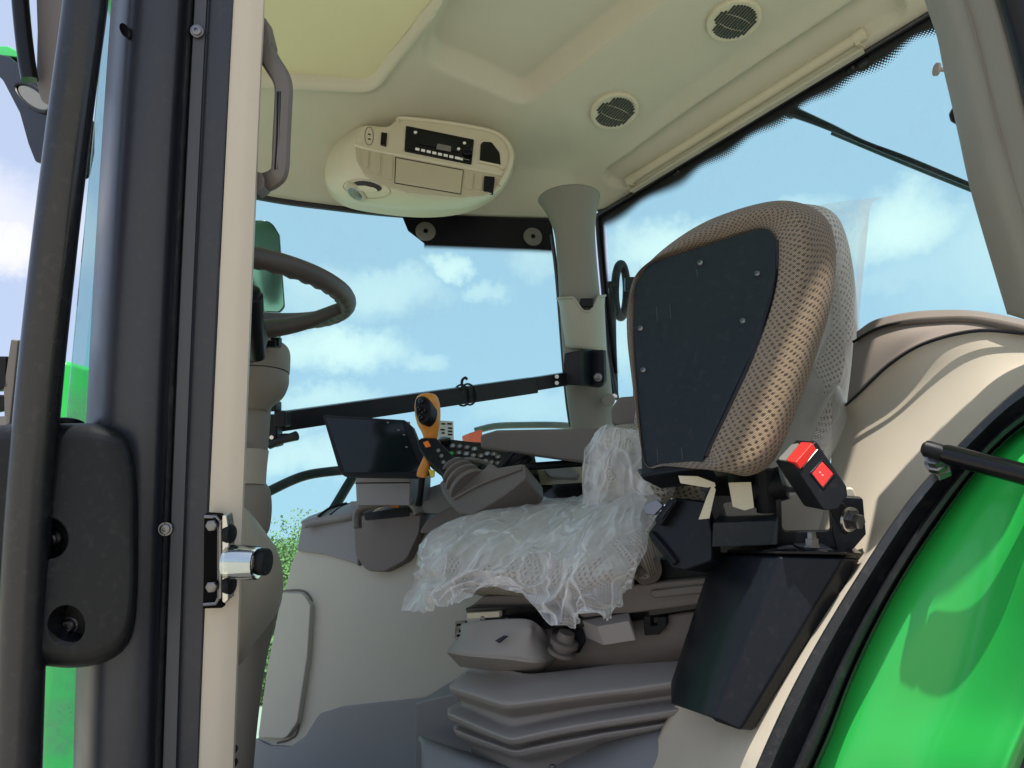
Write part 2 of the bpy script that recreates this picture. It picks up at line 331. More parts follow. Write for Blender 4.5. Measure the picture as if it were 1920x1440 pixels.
def grid(Pn, closed_u=False, closed_v=False):
    """Pn[nv][nu][3] -> raw with metric uv"""
    Pn = arr(Pn); nv, nu = Pn.shape[:2]
    V = Pn.reshape(-1, 3); F = []
    for j in range(nv-(0 if closed_v else 1)):
        for i in range(nu-(0 if closed_u else 1)):
            F.append([j*nu+i, j*nu+(i+1) % nu, ((j+1) % nv)*nu+(i+1) % nu, ((j+1) % nv)*nu+i])
    du = np.linalg.norm(np.diff(Pn, axis=1), axis=2).mean(0); dv = np.linalg.norm(np.diff(Pn, axis=0), axis=2).mean(1)
    u = np.concatenate([[0], np.cumsum(du)]); v = np.concatenate([[0], np.cumsum(dv)])
    U = np.stack(np.meshgrid(u, v), -1).reshape(-1, 2)
    return (V, F, U)
def ctrl(rows, nu, nv, closed_u=False, linu=False, linv=False):
    """rows of (px, py, depth) -> smooth 3D grid"""
    R = [[P(*c) for c in r] for r in rows]
    return ctrl3(R, nu, nv, closed_u, linu, linv)
def ctrl3(R, nu, nv, closed_u=False, linu=False, linv=False):
    a = arr([(lin(r, nu) if linu else cr(r, nu, closed_u)) for r in R])
    b = arr([(lin(a[:, i], nv) if linv else cr(a[:, i], nv)) for i in range(a.shape[1])])
    return b.transpose(1, 0, 2)
def normals(G):
    du = np.gradient(G, axis=1); dv = np.gradient(G, axis=0); n = np.cross(du, dv); return n/np.maximum(np.linalg.norm(n, axis=2, keepdims=True), 1e-9)
def tube(pts, r, n=None, seg=14, closed=False, caps=True, flat=1.0, upv=None):
    pts = arr(pts)
    if n: pts = cr(pts, n, closed)
    k = len(pts); r = np.broadcast_to(np.interp(np.linspace(0, 1, k), np.linspace(0, 1, np.size(r)), np.atleast_1d(r)), (k,))
    T = np.gradient(pts, axis=0) if not closed else (np.roll(pts, -1, 0)-np.roll(pts, 1, 0))
    T /= np.linalg.norm(T, axis=1, keepdims=True)
    a = np.array(upv if upv is not None else (up if abs(T[0] @ up) < .9 else rt), float)
    G = []
    for i in range(k):
        a = a-(a @ T[i])*T[i]; a /= np.linalg.norm(a); b = np.cross(T[i], a)
        G.append([pts[i]+r[i]*(math.cos(t)*a*flat+math.sin(t)*b) for t in np.linspace(0, 2*math.pi, seg, endpoint=False)])
    V, F, U = grid(G, closed_u=True, closed_v=closed)
    F = [list(f) for f in F]
    if caps and not closed: F += [list(range(seg))[::-1], list(range((k-1)*seg, k*seg))]
    return (V, F, U)
def rev(o, axis, prof, seg=24, caps=True):
    """revolve profile [(t along axis, radius)]"""
    axis = arr(axis)/np.linalg.norm(axis); a = np.cross(axis, [0, 0, 1.]) if abs(axis[2]) < .9 else np.cross(axis, [1., 0, 0]); a /= np.linalg.norm(a); b = np.cross(axis, a)
    G = [[arr(o)+axis*t+r*(math.cos(q)*a+math.sin(q)*b) for q in np.linspace(0, 2*math.pi, seg, endpoint=False)] for t, r in prof]
    V, F, U = grid(G, closed_u=True); F = [list(f) for f in F]
    if caps: F += [list(range(seg))[::-1], list(range((len(prof)-1)*seg, len(prof)*seg))]
    return (V, F, None)
def obox(c, x, y, z):
    c, x, y, z = map(arr, (c, x, y, z)); q = [c-x-y, c+x-y, c+x+y, c-x+y]
    return extr([v-z for v in q], 2*z)
def unit(v): v = arr(v); return v/np.linalg.norm(v)
def cut(ob, cutter_raws):
    for rw in cutter_raws:
        c = mk('cutter', [(rw[0], rw[1], None)], M['black'], smooth=False)
        b = ob.modifiers.new('c', 'BOOLEAN'); b.operation = 'DIFFERENCE'; b.solver = 'EXACT'; b.object = c
        # the boolean has to come before the bevel
        if len(ob.modifiers) > 1: ob.modifiers.move(len(ob.modifiers)-1, 0)
        bv = [x for x in ob.modifiers if x.type != 'BOOLEAN']
        for x in bv: x.show_viewport = False
        dg = bpy.context.evaluated_depsgraph_get(); me = bpy.data.meshes.new_from_object(ob.evaluated_get(dg))
        old = ob.data; ob.modifiers.remove(b); ob.data = me; bpy.data.meshes.remove(old); bpy.data.objects.remove(c)
        for x in bv: x.show_viewport = True
        me.set_sharp_from_angle(angle=rad(35))
from mathutils.bvhtree import BVHTree
def hit(raw, px, py):
    t = BVHTree.FromPolygons([tuple(v) for v in raw[0]], raw[1]); d = Vector(ray(px, py)).normalized(); l_, n_, i_, _ = t.ray_cast(Vector((0, 0, 0)), d)
    l_, n_ = arr(l_), arr(n_); return l_, (n_ if n_ @ arr(d) < 0 else -n_)
def bolt(name, px, py, d, rpx, axis, parent, m='darkmetal', h=.4, socket=True):
    p = P(px, py, d); r = rpx*d/FPX; axis = unit(axis)
    ob = mk(name, [rev(p, axis, [(-r*h, r*1.15), (0, r*1.15), (r*.12, r*1.05), (r*.12, r*.85), (r*h, r*.8), (r*h*1.25, r*.65), (r*h*1.25, r*.34), (r*h*.5, r*.3)], 18)], M[m], parent)
    return ob
def cushion(name, px, pl, offs, m, parent):
    c = arr(px).mean(0); rings = []
    for o_, s_ in offs: rings.append([pl.at(*(c+(arr(q_)-c)*s_), o_) for q_ in px])
    Rg = arr(rings); G = np.array([cr(Rg[:, i], 30) for i in range(len(px))]).transpose(1, 0, 2)
    V, F, U = grid(G, closed_u=True); F = [list(f) for f in F]; nn = len(px); F += [list(range(nn))[::-1], list(range(29*nn, 30*nn))]
    return mk(name, (V, F, U), m, parent, angle=80)

toc = -fw                                       # towards the camera
def facing(pl): return -pl.n

# noise for displacement
def vnoise(p, seed=0):
    p = arr(p); i = np.floor(p).astype(int); f = p-i; f = f*f*(3-2*f)
    def h(a): 
        n = (a[..., 0]*374761393 + a[..., 1]*668265263 + a[..., 2]*2147483647 + seed*974711) & 0xffffffff
        n = ((n ^ (n >> 13))*1274126177) & 0xffffffff; return ((n ^ (n >> 16)) & 0xffff)/65535.
    r = 0
    for a in (0, 1):
        for b in (0, 1):
            for c in (0, 1):
                wgt = (f[..., 0] if a else 1-f[..., 0])*(f[..., 1] if b else 1-f[..., 1])*(f[..., 2] if c else 1-f[..., 2])
                r = r+wgt*h(i+np.array([a, b, c]))
    return r
def ridged(p, octv=3, seed=0):
    s = 0; a = 1; t = 0
    for o in range(octv): s = s+a*(1-abs(2*vnoise(p*2**o, seed+o)-1)); t += a; a *= .5
    return s/t

# ================================================================== GROUND, far trees
V = grid([[[x*abs(x)*.6, y*abs(y)*.6, GZ] for x in np.linspace(-40, 40, 60)] for y in np.linspace(-40, 40, 60)])
gm = mat('pale_gravel', (.39, .365, .30), .95, grain=1, gscale=40, var=.18, vscale=.6)
struct(mk('ground', V, gm, smooth=False))
field = mat('mown_grass', (.16, .22, .06), .95, grain=1, gscale=25, var=.3, vscale=.3)
struct(mk('grass_field', extr([(-60, 22, GZ+.01), (160, 22, GZ+.01), (160, 400, GZ+.01), (-60, 400, GZ+.01)], (0, 0, .02)), field, smooth=False))

leafm = mat('foliage', (.17, .26, .085), .8, var=.55, vscale=.8)
barkm = mat('bark', (.12, .09, .06), .9, grain=1, gscale=20, var=.2)
rng = np.random.default_rng(5)
def crown_raw(R, H, n, seed, leaf=.16):
    g = np.random.default_rng(seed); V = []; F = []
    cl = g.normal(size=(26, 3)); cl /= np.linalg.norm(cl, axis=1)[:, None]; cl *= g.uniform(.35, .9, (26, 1)); cl *= [R, R, H]; cr_ = g.uniform(.28, .5, 26)*R
    for i in range(n):
        k = g.integers(26); d = g.normal(size=3); d /= np.linalg.norm(d); p = cl[k]+d*cr_[k]*g.uniform(.7, 1.05)
        a = unit(g.normal(size=3)+d*.3); b = unit(np.cross(a, g.normal(size=3))); s = leaf*g.uniform(.6, 1.4)
        o = len(V); V += [p-a*s*.5, p+b*s*.3, p+a*s*.5, p-b*s*.3]; F.append([o, o+1, o+2, o+3])
    return (V, F, None)
def make_tree(name, label, loc, R, H, trunk, seed, n=24000):
    t = thing(name, label, 'tree', 'trees along the far edge of the field')
    x, y = loc; c = np.array([x, y, GZ+trunk+H*.75])
    v, f, _ = crown_raw(R, H, n, seed, .085); mk('crown', (arr(v)+c, f, None), leafm, t, smooth=False)
    lim = [tube([(x, y, GZ-.05), (x+.05, y, GZ+trunk*.6), (x, y+.1, GZ+trunk+H*.7)], [.2, .06], 8, 8)]
    for k in range(4):
        a = k*1.6+seed; lim.append(tube([(x, y, GZ+trunk*.8), (x+math.cos(a)*R*.4, y+math.sin(a)*R*.4, GZ+trunk+H*.5), (x+math.cos(a)*R*.7, y+math.sin(a)*R*.7, GZ+trunk+H*.9)], [.08, .02], 6, 6))
    mk('trunk', lim, barkm, t); return t
tl = [(515, 1012, 27, 'broad pale green tree at the left end of the far row'), (548, 1004, 30, 'tall tree standing second from the left in the far row'),
      (580, 1008, 26, 'round tree in the middle of the far row, just left of the black hose bar'), (612, 996, 32, 'tree seen between the hose bar and the grey console'),
      (650, 962, 27, 'tree top showing beside the display pedestal'), (470, 1020, 25, 'tree mostly hidden behind the steering column')]
for i, (px, py, dd, lb) in enumerate(tl):
    q = P(px, py, dd); top = q[2]-GZ; R = 2.0+.3*(i % 3); H = top*.46
    make_tree('tree', lb, (q[0], q[1]), R, H, top-H*1.75, i+3)
for i, px in enumerate((495, 530, 565, 600)):
    q = P(px, 1050, 22); s = thing('bush', ['low bush in front of the left end of the tree row', 'rounded bush left of centre below the tree row', 'bright bush right of centre below the tree row', 'bush below the tree row, nearest the console'][i], 'bush', 'bushes below the tree row')
    v, f, _ = crown_raw(1.0, 1.1, 1600, 40+i, .13); mk('foliage', (arr(v)+[q[0], q[1], GZ+1.1], f, None), leafm, s, smooth=False)
    mk('stem', [tube([(q[0], q[1], GZ-.03), (q[0]+.05, q[1], GZ+1)], [.06, .02], 5, 6)], barkm, s)

# ================================================================== TRACTOR CAB
cab = thing('tractor', 'green tractor with open cab, beige headliner, anthracite front pillar and black-edged rear fender', 'tractor')
HZ = 1.35; XR = 1.86
pz = axisplane(2, HZ); px_ = axisplane(0, XR)
fcurve = [pz.at(*q) for q in ((478, 366), (620, 387), (755, 401), (900, 408), (1035, 411))]
fc = arr([[-.9, 1.6, HZ], [-.35, 2.05, HZ], [.2, 2.22, HZ]]+[list(q) for q in fcurve]+[[1.87, 1.63, HZ]])
XS = np.linspace(.40, 1.865, 200); fs = cr(fc, 300); YF = np.interp(XS, fs[:, 0], fs[:, 1]); YF[XS > 1.74] = np.interp(XS[XS > 1.74], [1.74, 1.865], [np.interp(1.74, fs[:, 0], fs[:, 1]), 1.60])
def sdf(poly, X, Y):
    poly = arr(poly); n = len(poly); d = np.full(X.shape, 1e9); ins = np.zeros(X.shape, bool)
    for i in range(n):
        a, b = poly[i], poly[(i+1) % n]; e = b-a; wx, wy = X-a[0], Y-a[1]; t = np.clip((wx*e[0]+wy*e[1])/(e @ e), 0, 1)
        d = np.minimum(d, np.hypot(wx-t*e[0], wy-t*e[1]))
        c = (a[1] > Y) != (b[1] > Y); ins ^= c & (X < (b[0]-a[0])*(Y-a[1])/(b[1]-a[1]+1e-12)+a[0])
    return np.where(ins, -d, d)
sm = lambda t: np.clip(t, 0, 1)**2*(3-2*np.clip(t, 0, 1))
pan = [tuple(axisplane(2, 1.45).at(x, y)[:2]) for x, y in rp([(905, -160), (788, 120, 40), (985, 196, 60), (1035, 160, 40), (1330, -60)])]
hatch_px = rp([(380, -420), (380, 150), (692, 172, 40), (850, -25), (1150, -420)])
pzh = axisplane(2, 1.43)
hatch = [tuple(pzh.at(x, y)[:2]) for x, y in hatch_px]
VV = 1-(1-np.linspace(0, 1, 260))**1.0
G = np.zeros((len(VV), len(XS), 3))
G[..., 0] = XS[None]; G[..., 1] = YF[None]*(1-VV[:, None])+.03*VV[:, None]
X, Y = G[..., 0], G[..., 1]
edge = np.minimum(np.minimum(XR-X, (YF[None]-Y)*.8), 1.0)
Z = HZ+.085*sm(edge/.2)+.03*sm((edge-.1)/.5)
Z += .056*sm(-sdf(pan, X, Y)/.045+.3)
hd = sdf(hatch, X, Y)
Z -= .014*np.exp(-((hd-.022)/.013)**2)              # raised bead around the hatch
Z += .05*sm(-hd/.012+.2)
a, b = px_.at(1165, 360)[:2]*.955, px_.at(1665, 55)[:2]*.955
tq = np.clip(((X-a[0])*(b-a)[0]+(Y-a[1])*(b-a)[1])/((b-a) @ (b-a)), 0, 1); ds = np.hypot(X-a[0]-tq*(b-a)[0], Y-a[1]-tq*(b-a)[1])
Z += .028*sm((.048-ds)/.012)
corner = np.hypot(X-1.55, Y-1.45); Z -= .03*np.exp(-(corner/.22)**2)
G[..., 2] = Z; G0 = G.copy()
mk('roof_liner', grid(G), M['liner'], cab, solid=.012, soff=1, angle=60)
mk('roof_blind', extr([(max(x, .41), y, 1.470) for x, y in hatch], (0, 0, .004)), M['shade'], cab)
# outer roof skin above; its unseen left and rear edges are shaped to cast shade
mk('roof', extr([(.34, 2.0, 1.56), (.44, 2.2, 1.56), (.7, 2.35, 1.56), (1.0, 2.3, 1.56), (1.95, 1.8, 1.56), (1.98, -.12, 1.56), (-.2, -.12, 1.56), (-.2, 1.0, 1.56)], (0, 0, .22)), M['green'], cab, bevel=.06)

# ---- windows
q = [px_.at(*p) for p in ((1135, 398), (1752, 26), (2250, -260), (2250, 1100), (1165, 900))]
mk('side_window', (arr(q), [list(range(5))], None), M['glass'], cab)
# frit along top edge of the side window: wavy lower contour
n = 160; t = np.linspace(0, 1, n); top = np.stack([np.interp(t, [0, 1], [1122, 1765]), np.interp(t, [0, 1], [400, 15])], 1)
wd = 30+4*np.sin(t*40)+8*np.exp(-((t-.775)/.05)**2)+6*np.exp(-((t-.235)/.04)**2)+8*sm((t-.9)/.1)
rows = []
for k in np.linspace(-.3, 1, 8): rows.append([axisplane(0, XR-.003).at(top[i, 0]+wd[i]*.5*k*1.0, top[i, 1]+wd[i]*k) for i in range(n)])
V, F, U = grid(rows); U = U.copy(); U[:, 1] = np.repeat(np.linspace(-.3, 1, 8), n)
mk('window_frit', (V, F, U), M['frit'], cab)
for cx_, cy_, a_, b_ in ((1618, 116, 17, 20), (1270, 322, 13, 15), (1596, 128, 12, 12)):
    mk('frit_lobe', [rev(axisplane(0, XR+.004).at(cx_, cy_), (-1, 0, 0), [(-.004, a_*1.7/FPX*1.2), (.006, a_*1.7/FPX*1.1), (.012, a_*1.7/FPX*.6)], 20)], M['gloss'], cab)  # black discs added as lobes of the printed border
rows = []
side = [(1122, 400), (1128, 500), (1141, 620), (1148, 700)]
sdq = cr([[x, y] for x, y in side], 60)
for k in np.linspace(0, 1, 5): rows.append([axisplane(0, XR-.004).at(x+13*k, y) for x, y in sdq])
V, F, U = grid(rows); U = U.copy(); U[:, 1] = np.repeat(np.linspace(0, 1, 5), 60)
mk('window_frit', (V, F, U), M['frit'], cab)
pin = axisplane(0, XR-.012)
mk('window_seal', [tube([pin.at(x, y) for x, y in ((1765, 12), (1450, 203), (1140, 392), (1124, 402), (1120, 420), (1128, 520), (1142, 660), (1158, 750))], .007, 60, 8)], M['rubber'], cab)

# ---- windshield: curved sheet below the front edge of the headliner
bot = [(.38, 2.30), (.78, 2.36), (1.2, 2.2), (1.55, 1.95), (1.80, 1.66)]
topc = [(.38, 2.235)]+[tuple(q[:2]) for q in fcurve]
bt = resample(cr(bot, 80), 60); tp = resample(cr(topc, 80), 60)
ws = [[(*(tp[i]*(1-k)+bt[i]*k), HZ+.005-k*1.75) for i in range(60)] for k in np.linspace(0, 1, 14)]
mk('windshield', grid(ws), M['glass'], cab)
mk('windshield_seal', [tube([(*q, HZ-.004) for q in tp], .011, None, 8)], M['rubber'], cab)
# black panel at the top right of the windshield with two round pads
fp = Plane(P(770, 430, 2.12), P(1020, 440, 2.33), P(770, 300, 2.12*1.0))
fp = Plane(pz.at(770, 402), pz.at(1030, 411), pz.at(770, 402)+np.array([0.02, .02, -.3]))
hp = mk('hinge_cover', slab(rp([(752, 400, 4), (1034, 412), (1042, 470, 8), (1012, 467), (800, 459, 20), (765, 432, 8)]), fp, .006, -.02), M['black'], cab, bevel=.002)
for x, y, r in ((798, 434, 19), (999, 444, 18)):
    p = fp.at(x, y, -.024); rr = r*(p @ fw)/FPX
    o = mk('round_pad', [rev(p, facing(fp), [(0, rr), (.004, rr*.97), (.005, rr*.9)])], M['greylens'], hp)
    mk('pad_bolt', [rev(p, facing(fp), [(.004, rr*.26), (.0062, rr*.26)], 6)], M['gloss'], hp)
dotsr = []
V, F, U = grid([[fp.at(x, y0+(y1-y0)*k, -.018) for x, y0, y1 in zip(np.linspace(795, 1042, 50), np.linspace(457, 466, 50), np.linspace(468, 478, 50))] for k in (0, .5, 1)])
U = U.copy(); U[:, 1] = np.repeat([.5, .75, 1.0], 50); mk('windshield_frit', (V, F, U), M['frit'], cab)

# ---- far corner pillar
def pill(keys, m, name, parent, X=None, flat=.85, nn=50):
    c = cr([list(k) for k in keys], nn); G = []
    ang = np.linspace(0, 2*math.pi, 28, endpoint=False); hd_ = np.array([rt[0], rt[1], 0])/np.hypot(rt[0], rt[1]); dp = np.array([fw[0], fw[1], 0])/np.hypot(fw[0], fw[1])
    for xl, xr, y, d in c:
        p = P((xl+xr)/2, y, d); r = (xr-xl)/2*d/FPX
        G.append([p+hd_*math.cos(a_)*r+dp*math.sin(a_)*r*flat for a_ in ang])
    V, F, U = grid(G, closed_u=True); k = len(G); return mk(name, (V, [list(f) for f in F]+[list(range(28)), list(range((k-1)*28, k*28))], U), m, parent, angle=60)
cp = pill([(1008, 1126, 372, 2.50), (1018, 1122, 386, 2.50), (1030, 1118, 408, 2.50), (1040, 1116, 440, 2.50), (1045, 1120, 500, 2.50), (1051, 1130, 600, 2.50), (1060, 1146, 720, 2.50), (1070, 1152, 800, 2.5), (1080, 1160, 900, 2.5)], M['pillar'], 'corner_pillar', cab)
mk('pillar_seal', [tube([P(1034, 440, 2.52), P(1044, 520, 2.52), P(1060, 720, 2.52), P(1070, 800, 2.52)], .0065, 20, 8)], M['rubber'], cab)
# sleeve with a notch clipped around the pillar
nu = 70; G = []
xs = np.linspace(-1, 1, nu); topy = 557+0*xs+27*sm((.40-abs(xs-.14))/.34)-3*xs
for k in np.linspace(0, 1, 16):
    row = []
    for i in range(nu):
        wv = 1-.10*k; yy = topy[i]*(1-k)+(654+4*xs[i])*k; xc = 1090+5*k+ (yy-560)*.04; a_ = xs[i]*math.pi*.5
        hw = 43*wv*(1+.05*max(0, 1-k*6)); row.append(P(xc+hw*math.sin(a_), yy, 2.49-.095*math.cos(a_)))
    G.append(row)
M['sleevetan'] = mat('olive_sleeve_plastic', (.33, .31, .245), .5, grain=.3, gscale=900, var=.05)
sl = mk('pillar_sleeve', grid(G), M['sleevetan'], cp, solid=.006, angle=50)
mk('sleeve_rim', [tube(G[0], .004, None, 8)], M['sleevetan'], sl)
mk('sleeve_catch', [obox(P(1100, 568, 2.405), rt*.02, up*.014, fw*.008)], M['black'], sl, bevel=.004)
mk('pillar_knob', [rev(P(1140, 750, 2.40), -fw, [(-.04, .012), (0, .012), (.004, .02), (.016, .02), (.02, .012)])], M['pillar'], cp)

# ---- near rear pillar (right edge of the picture)
rows = []
L_ = [(1715, -60), (1741, 20), (1758, 70), (1770, 130), (1784, 190), (1800, 262), (1818, 345), (1842, 430), (1866, 510), (1890, 590)]
R_ = [(1850, -60), (1868, 0), (1885, 60), (1903, 130), (1925, 220), (1950, 300), (1975, 380), (2010, 480), (2040, 560), (2060, 640)]
for (x0, y0), (x1, y1) in zip(L_, R_):
    dL, dR = .80, .70
    rows.append([P(x0+14, y0, dL+.05), P(x0+1, y0, dL+.01), P(x0+2, y0, dL-.008), P(x0*.75+x1*.25, y0*.75+y1*.25, .755), P((x0+x1)/2, (y0+y1)/2, .735), P(x1, y1, dR), P(x1+30, y1, dR+.03)])
mk('rear_pillar', grid(ctrl3(rows, 40, 60)), mat('rear_pillar_trim', (.245, .23, .19), .5, grain=.3, gscale=900, var=.05), cab, solid=.03, soff=1 if False else -1, angle=60)
rows = [[P(x+a_, y, d_) for a_, d_ in ((-2, .70), (6, .672), (40, .66), (90, .66))] for x, y in [(1848, -80), (1868, 0), (1886, 60), (1910, 150), (1936, 260)]]
mk('rear_pillar_seal', grid(ctrl3(rows, 16, 20)), M['blacksatin'], cab, solid=.02)
st_ = thing('latch_stud', 'small metal stud poking out beside the beige rear pillar against the sky', 'stud')
mk('pin', [rev(P(1775, 131, 1.1), unit(-rt+up*.05+.01*fw), [(-.02, .003), (.012, .003), (.0125, .009), (.016, .009), (.017, .006)])], M['brownlight'], st_)
kb = mk('door_stop_knob', [rev(P(1800, 214, 1.0), unit(-rt), [(-.01, .012), (.002, .013), (.008, .010), (.012, .004)])], M['black']); tag(kb, 'round black rubber knob halfway down the edge of the beige rear pillar', 'knob')

# ---- brown trim, inner fender, weather strip, fender on the near right
rows = [[(1606, 622, 1.12), (1640, 600, 1.08), (1700, 586, 1.02), (1770, 581, .97), (1840, 584, .92), (1930, 602, .87), (1990, 620, .84)],
        [(1606, 640, 1.10), (1642, 615, 1.06), (1700, 600, 1.00), (1770, 594, .95), (1840, 595, .90), (1930, 612, .85), (1990, 632, .82)]]
mk('fender_trim_cap', grid(ctrl(rows, 60, 8)), M['brown'], cab, solid=.01)
rows = [[(1600, 642, 1.112), (1642, 618, 1.07), (1700, 603, 1.015), (1770, 597, .965), (1840, 599, .915), (1930, 614, .865)],
        [(1596, 690, 1.10), (1630, 665, 1.06), (1690, 632, 1.00), (1760, 614, .955), (1840, 607, .905), (1930, 618, .86)],
        [(1588, 756, 1.10), (1612, 732, 1.065), (1668, 680, 1.01), (1735, 640, .96), (1830, 617, .905), (1930, 622, .857)]]
mk('fender_trim', grid(ctrl(rows, 60, 20)), M['brownlight'], cab, solid=.012)
mk('trim_groove', [tube([P(*c) for c in ((1600, 641, 1.105), (1642, 617, 1.062), (1700, 602, 1.005), (1770, 596, .955), (1840, 598, .905), (1930, 613, .857))], .0022, 50, 6)], M['black'], cab)
mk('trim_lower_groove', [tube([P(*c) for c in ((1586, 760, 1.095), (1612, 736, 1.06), (1668, 684, 1.005), (1735, 644, .955), (1830, 621, .90), (1930, 626, .853))], .0018, 50, 6)], M['black'], cab)
rows = [[(1560, 720, 1.20), (1588, 757, 1.10), (1668, 682, 1.015), (1735, 642, .965), (1830, 619, .91), (1935, 622, .86)],
        [(1560, 800, 1.18), (1600, 800, 1.09), (1680, 750, 1.01), (1750, 720, .95), (1840, 700, .89), (1940, 690, .84)],
        [(1555, 900, 1.12), (1590, 900, 1.06), (1660, 860, .99), (1730, 840, .93), (1820, 800, .87), (1925, 745, .81)],
        [(1530, 1010, 1.08), (1560, 1010, 1.03), (1600, 1000, .98), (1655, 985, .93), (1712, 935, .88), (1800, 850, .83)],
        [(1480, 1120, 1.06), (1500, 1120, 1.02), (1530, 1120, .98), (1560, 1120, .93), (1600, 1085, .885), (1680, 1000, .85)],
        [(1330, 1240, 1.10), (1380, 1240, 1.04), (1420, 1250, .98), (1460, 1260, .93), (1500, 1255, .885), (1560, 1200, .86)],
        [(1255, 1340, 1.13), (1300, 1350, 1.07), (1345, 1370, 1.0), (1380, 1385, .94), (1428, 1400, .885), (1490, 1380, .86)],
        [(1205, 1440, 1.14), (1250, 1450, 1.07), (1300, 1460, 1.0), (1345, 1470, .94), (1395, 1480, .885), (1440, 1490, .86)],
        [(1120, 1560, 1.14), (1160, 1560, 1.07), (1220, 1560, 1.0), (1280, 1560, .94), (1340, 1570, .885), (1390, 1590, .86)]]
mk('inner_fender', grid(ctrl(rows, 50, 80)), M['beige'], cab, solid=.01)
# weather strip: centre line sampled with four offsets
sa = [(1960, 690), (1880, 752), (1800, 830), (1705, 935), (1620, 1060), (1540, 1190), (1475, 1310), (1412, 1450), (1370, 1560)]   # inner edge
sb = [(2010, 770), (1925, 800), (1838, 880), (1750, 1000), (1675, 1120), (1610, 1250), (1560, 1380), (1530, 1450), (1495, 1560)]   # outer edge
dd = [.76, .765, .775, .785, .80, .815, .82, .825, .83]
def between(k, off=0): return [P(a_[0]*(1-k)+b_[0]*k, a_[1]*(1-k)+b_[1]*k, d_+off) for a_, b_, d_ in zip(sa, sb, dd)]
prof = [(0, .03), (.01, .004), (.04, 0), (.24, -.004), (.27, -.002), (.30, .006), (.42, .016), (.55, .018), (.60, .012), (.63, -.002), (.68, -.006), (.80, -.006), (.85, -.002), (.875, .008), (.90, .004), (.93, -.006), (.97, -.004), (1.0, .012), (1.01, .03)]
G = np.array([cr(between(k, o_), 90) for k, o_ in prof])
mk('door_weather_strip', grid(G.transpose(1, 0, 2)), M['rubber'], cab, angle=45)
fo = [(2060, 740), (2010, 900), (1990, 1050), (1970, 1200), (1935, 1330), (1890, 1440), (1860, 1560)]
def fen(k, d0, pts=None):
    pass
sbi = cr(sb, 7); ddi = np.interp(np.linspace(0, 1, 7), np.linspace(0, 1, 9), dd)
rows = [[P(sbi[i][0]-6, sbi[i][1], ddi[i]+.02), P(sbi[i][0]*.8+fo[i][0]*.2, sbi[i][1]*.8+fo[i][1]*.2, ddi[i]-.015), P(sbi[i][0]*.45+fo[i][0]*.55, sbi[i][1]*.45+fo[i][1]*.55, ddi[i]-.06), P(sbi[i][0]*.12+fo[i][0]*.88, sbi[i][1]*.12+fo[i][1]*.88, ddi[i]-.13),
         P(fo[i][0], fo[i][1], ddi[i]-.15), P(fo[i][0]+14, fo[i][1]+4, ddi[i]-.12), P(fo[i][0]+20, fo[i][1]+6, ddi[i])] for i in range(7)]
mk('rear_fender', grid(ctrl3(rows, 60, 80)), M['green'], cab, solid=.004, soff=1, angle=70)
mk('rear_tyre', [rev(P(2150, 1500, 1.0)+np.array([.3, .0, -.2]), (1, 0, 0), [(-.2, .3), (-.2, .6), (-.15, .68), (.25, .68), (.3, .6), (.3, .3)], 60)], M['rubber'], cab)

# ---- front pillar (left edge of the picture): lofted strips from x-profile at two heights
def strip(name, xt, xb, prof, m, parent, y0=-120, y1=1560, ny=40, solid=.012, bow=0, nu=None):
    """xt/xb: photo x of left,right edge at y=0 and y=1440; prof: (k across, depth)"""
    G = []
    for y in np.linspace(y0, y1, ny):
        t_ = y/1440; xl = xt[0]*(1-t_)+xb[0]*t_-bow*4*t_*(1-t_); xr = xt[1]*(1-t_)+xb[1]*t_-bow*4*t_*(1-t_)
        pr = cr([(k, d_) for k, d_ in prof], nu) if nu else arr(prof)
        G.append([P(xl*(1-k)+xr*k, y, d_) for k, d_ in pr])
    return mk(name, grid(G), m, parent, solid=solid, angle=38)
fpil = strip('front_pillar', (212, 362), (140, 302), [(-.02, 1.09), (.0, 1.05), (.06, 1.005), (.16, .975), (.32, .962), (.6, .962), (.82, .972), (.93, .985), (1.08, .99)], M['postblack'], cab, nu=40, bow=8)
strip('pillar_strip', (362, 440), (302, 374), [(0, .99), (.012, .978), (.07, .975), (.38, .975), (.43, .98), (.93, .982), (.97, .984), (1.0, 1.0)], M['postblack'], cab, bow=4)
strip('pillar_groove', (350, 364), (290, 304), [(0, .974), (.3, .966), (.6, .970), (1, .976)], M['rubber'], cab, bow=5, solid=.004)
strip('pillar_face_strip', (365, 388), (305, 330), [(0, .9745), (.03, .9725), (.97, .9725), (1, .9745)], M['greystrip'], cab, bow=4, solid=.001)
strip('pillar_inner_trim', (437, 497), (371, 440), [(0, .99), (.015, .985), (.4, .985), (.62, .987), (.95, .995), (1.0, 1.01), (1.0, 1.06)], M['beige'], cab, bow=2)
strip('window_edge_glass', (198, 222), (62, 160), [(0, 1.12), (1, 1.12)], M['lilacglass'], cab, solid=.005)
G = []
M['rail'] = mat('glossy_black_tube', (.009, .010, .013), .24, grain=.1, gscale=300, var=.1, vscale=4, dust=.05, spec=.55)
tubeo = mk('side_rail', [tube([P(x, y, .93) for x, y in ((166, -120), (160, 0), (128, 250), (98, 500), (72, 750), (52, 1000), (40, 1250), (30, 1560))], [.0235, .0235, .024, .0245, .025, .0255, .026], 40, 24)], M['rail'], cab)
mk('rail_seal', [tube([P(x, y, .97) for x, y in ((199, -120), (194, 0), (160, 250), (132, 500), (106, 750), (84, 1000), (68, 1250), (56, 1560))], .006, 40, 8)], M['rubber'], cab)
for x, y, r in ((369, 58, 11), (310, 992, 12)): 
    bolt('bolt', x, y, .968, r, -fw+rt*.1, fpil)
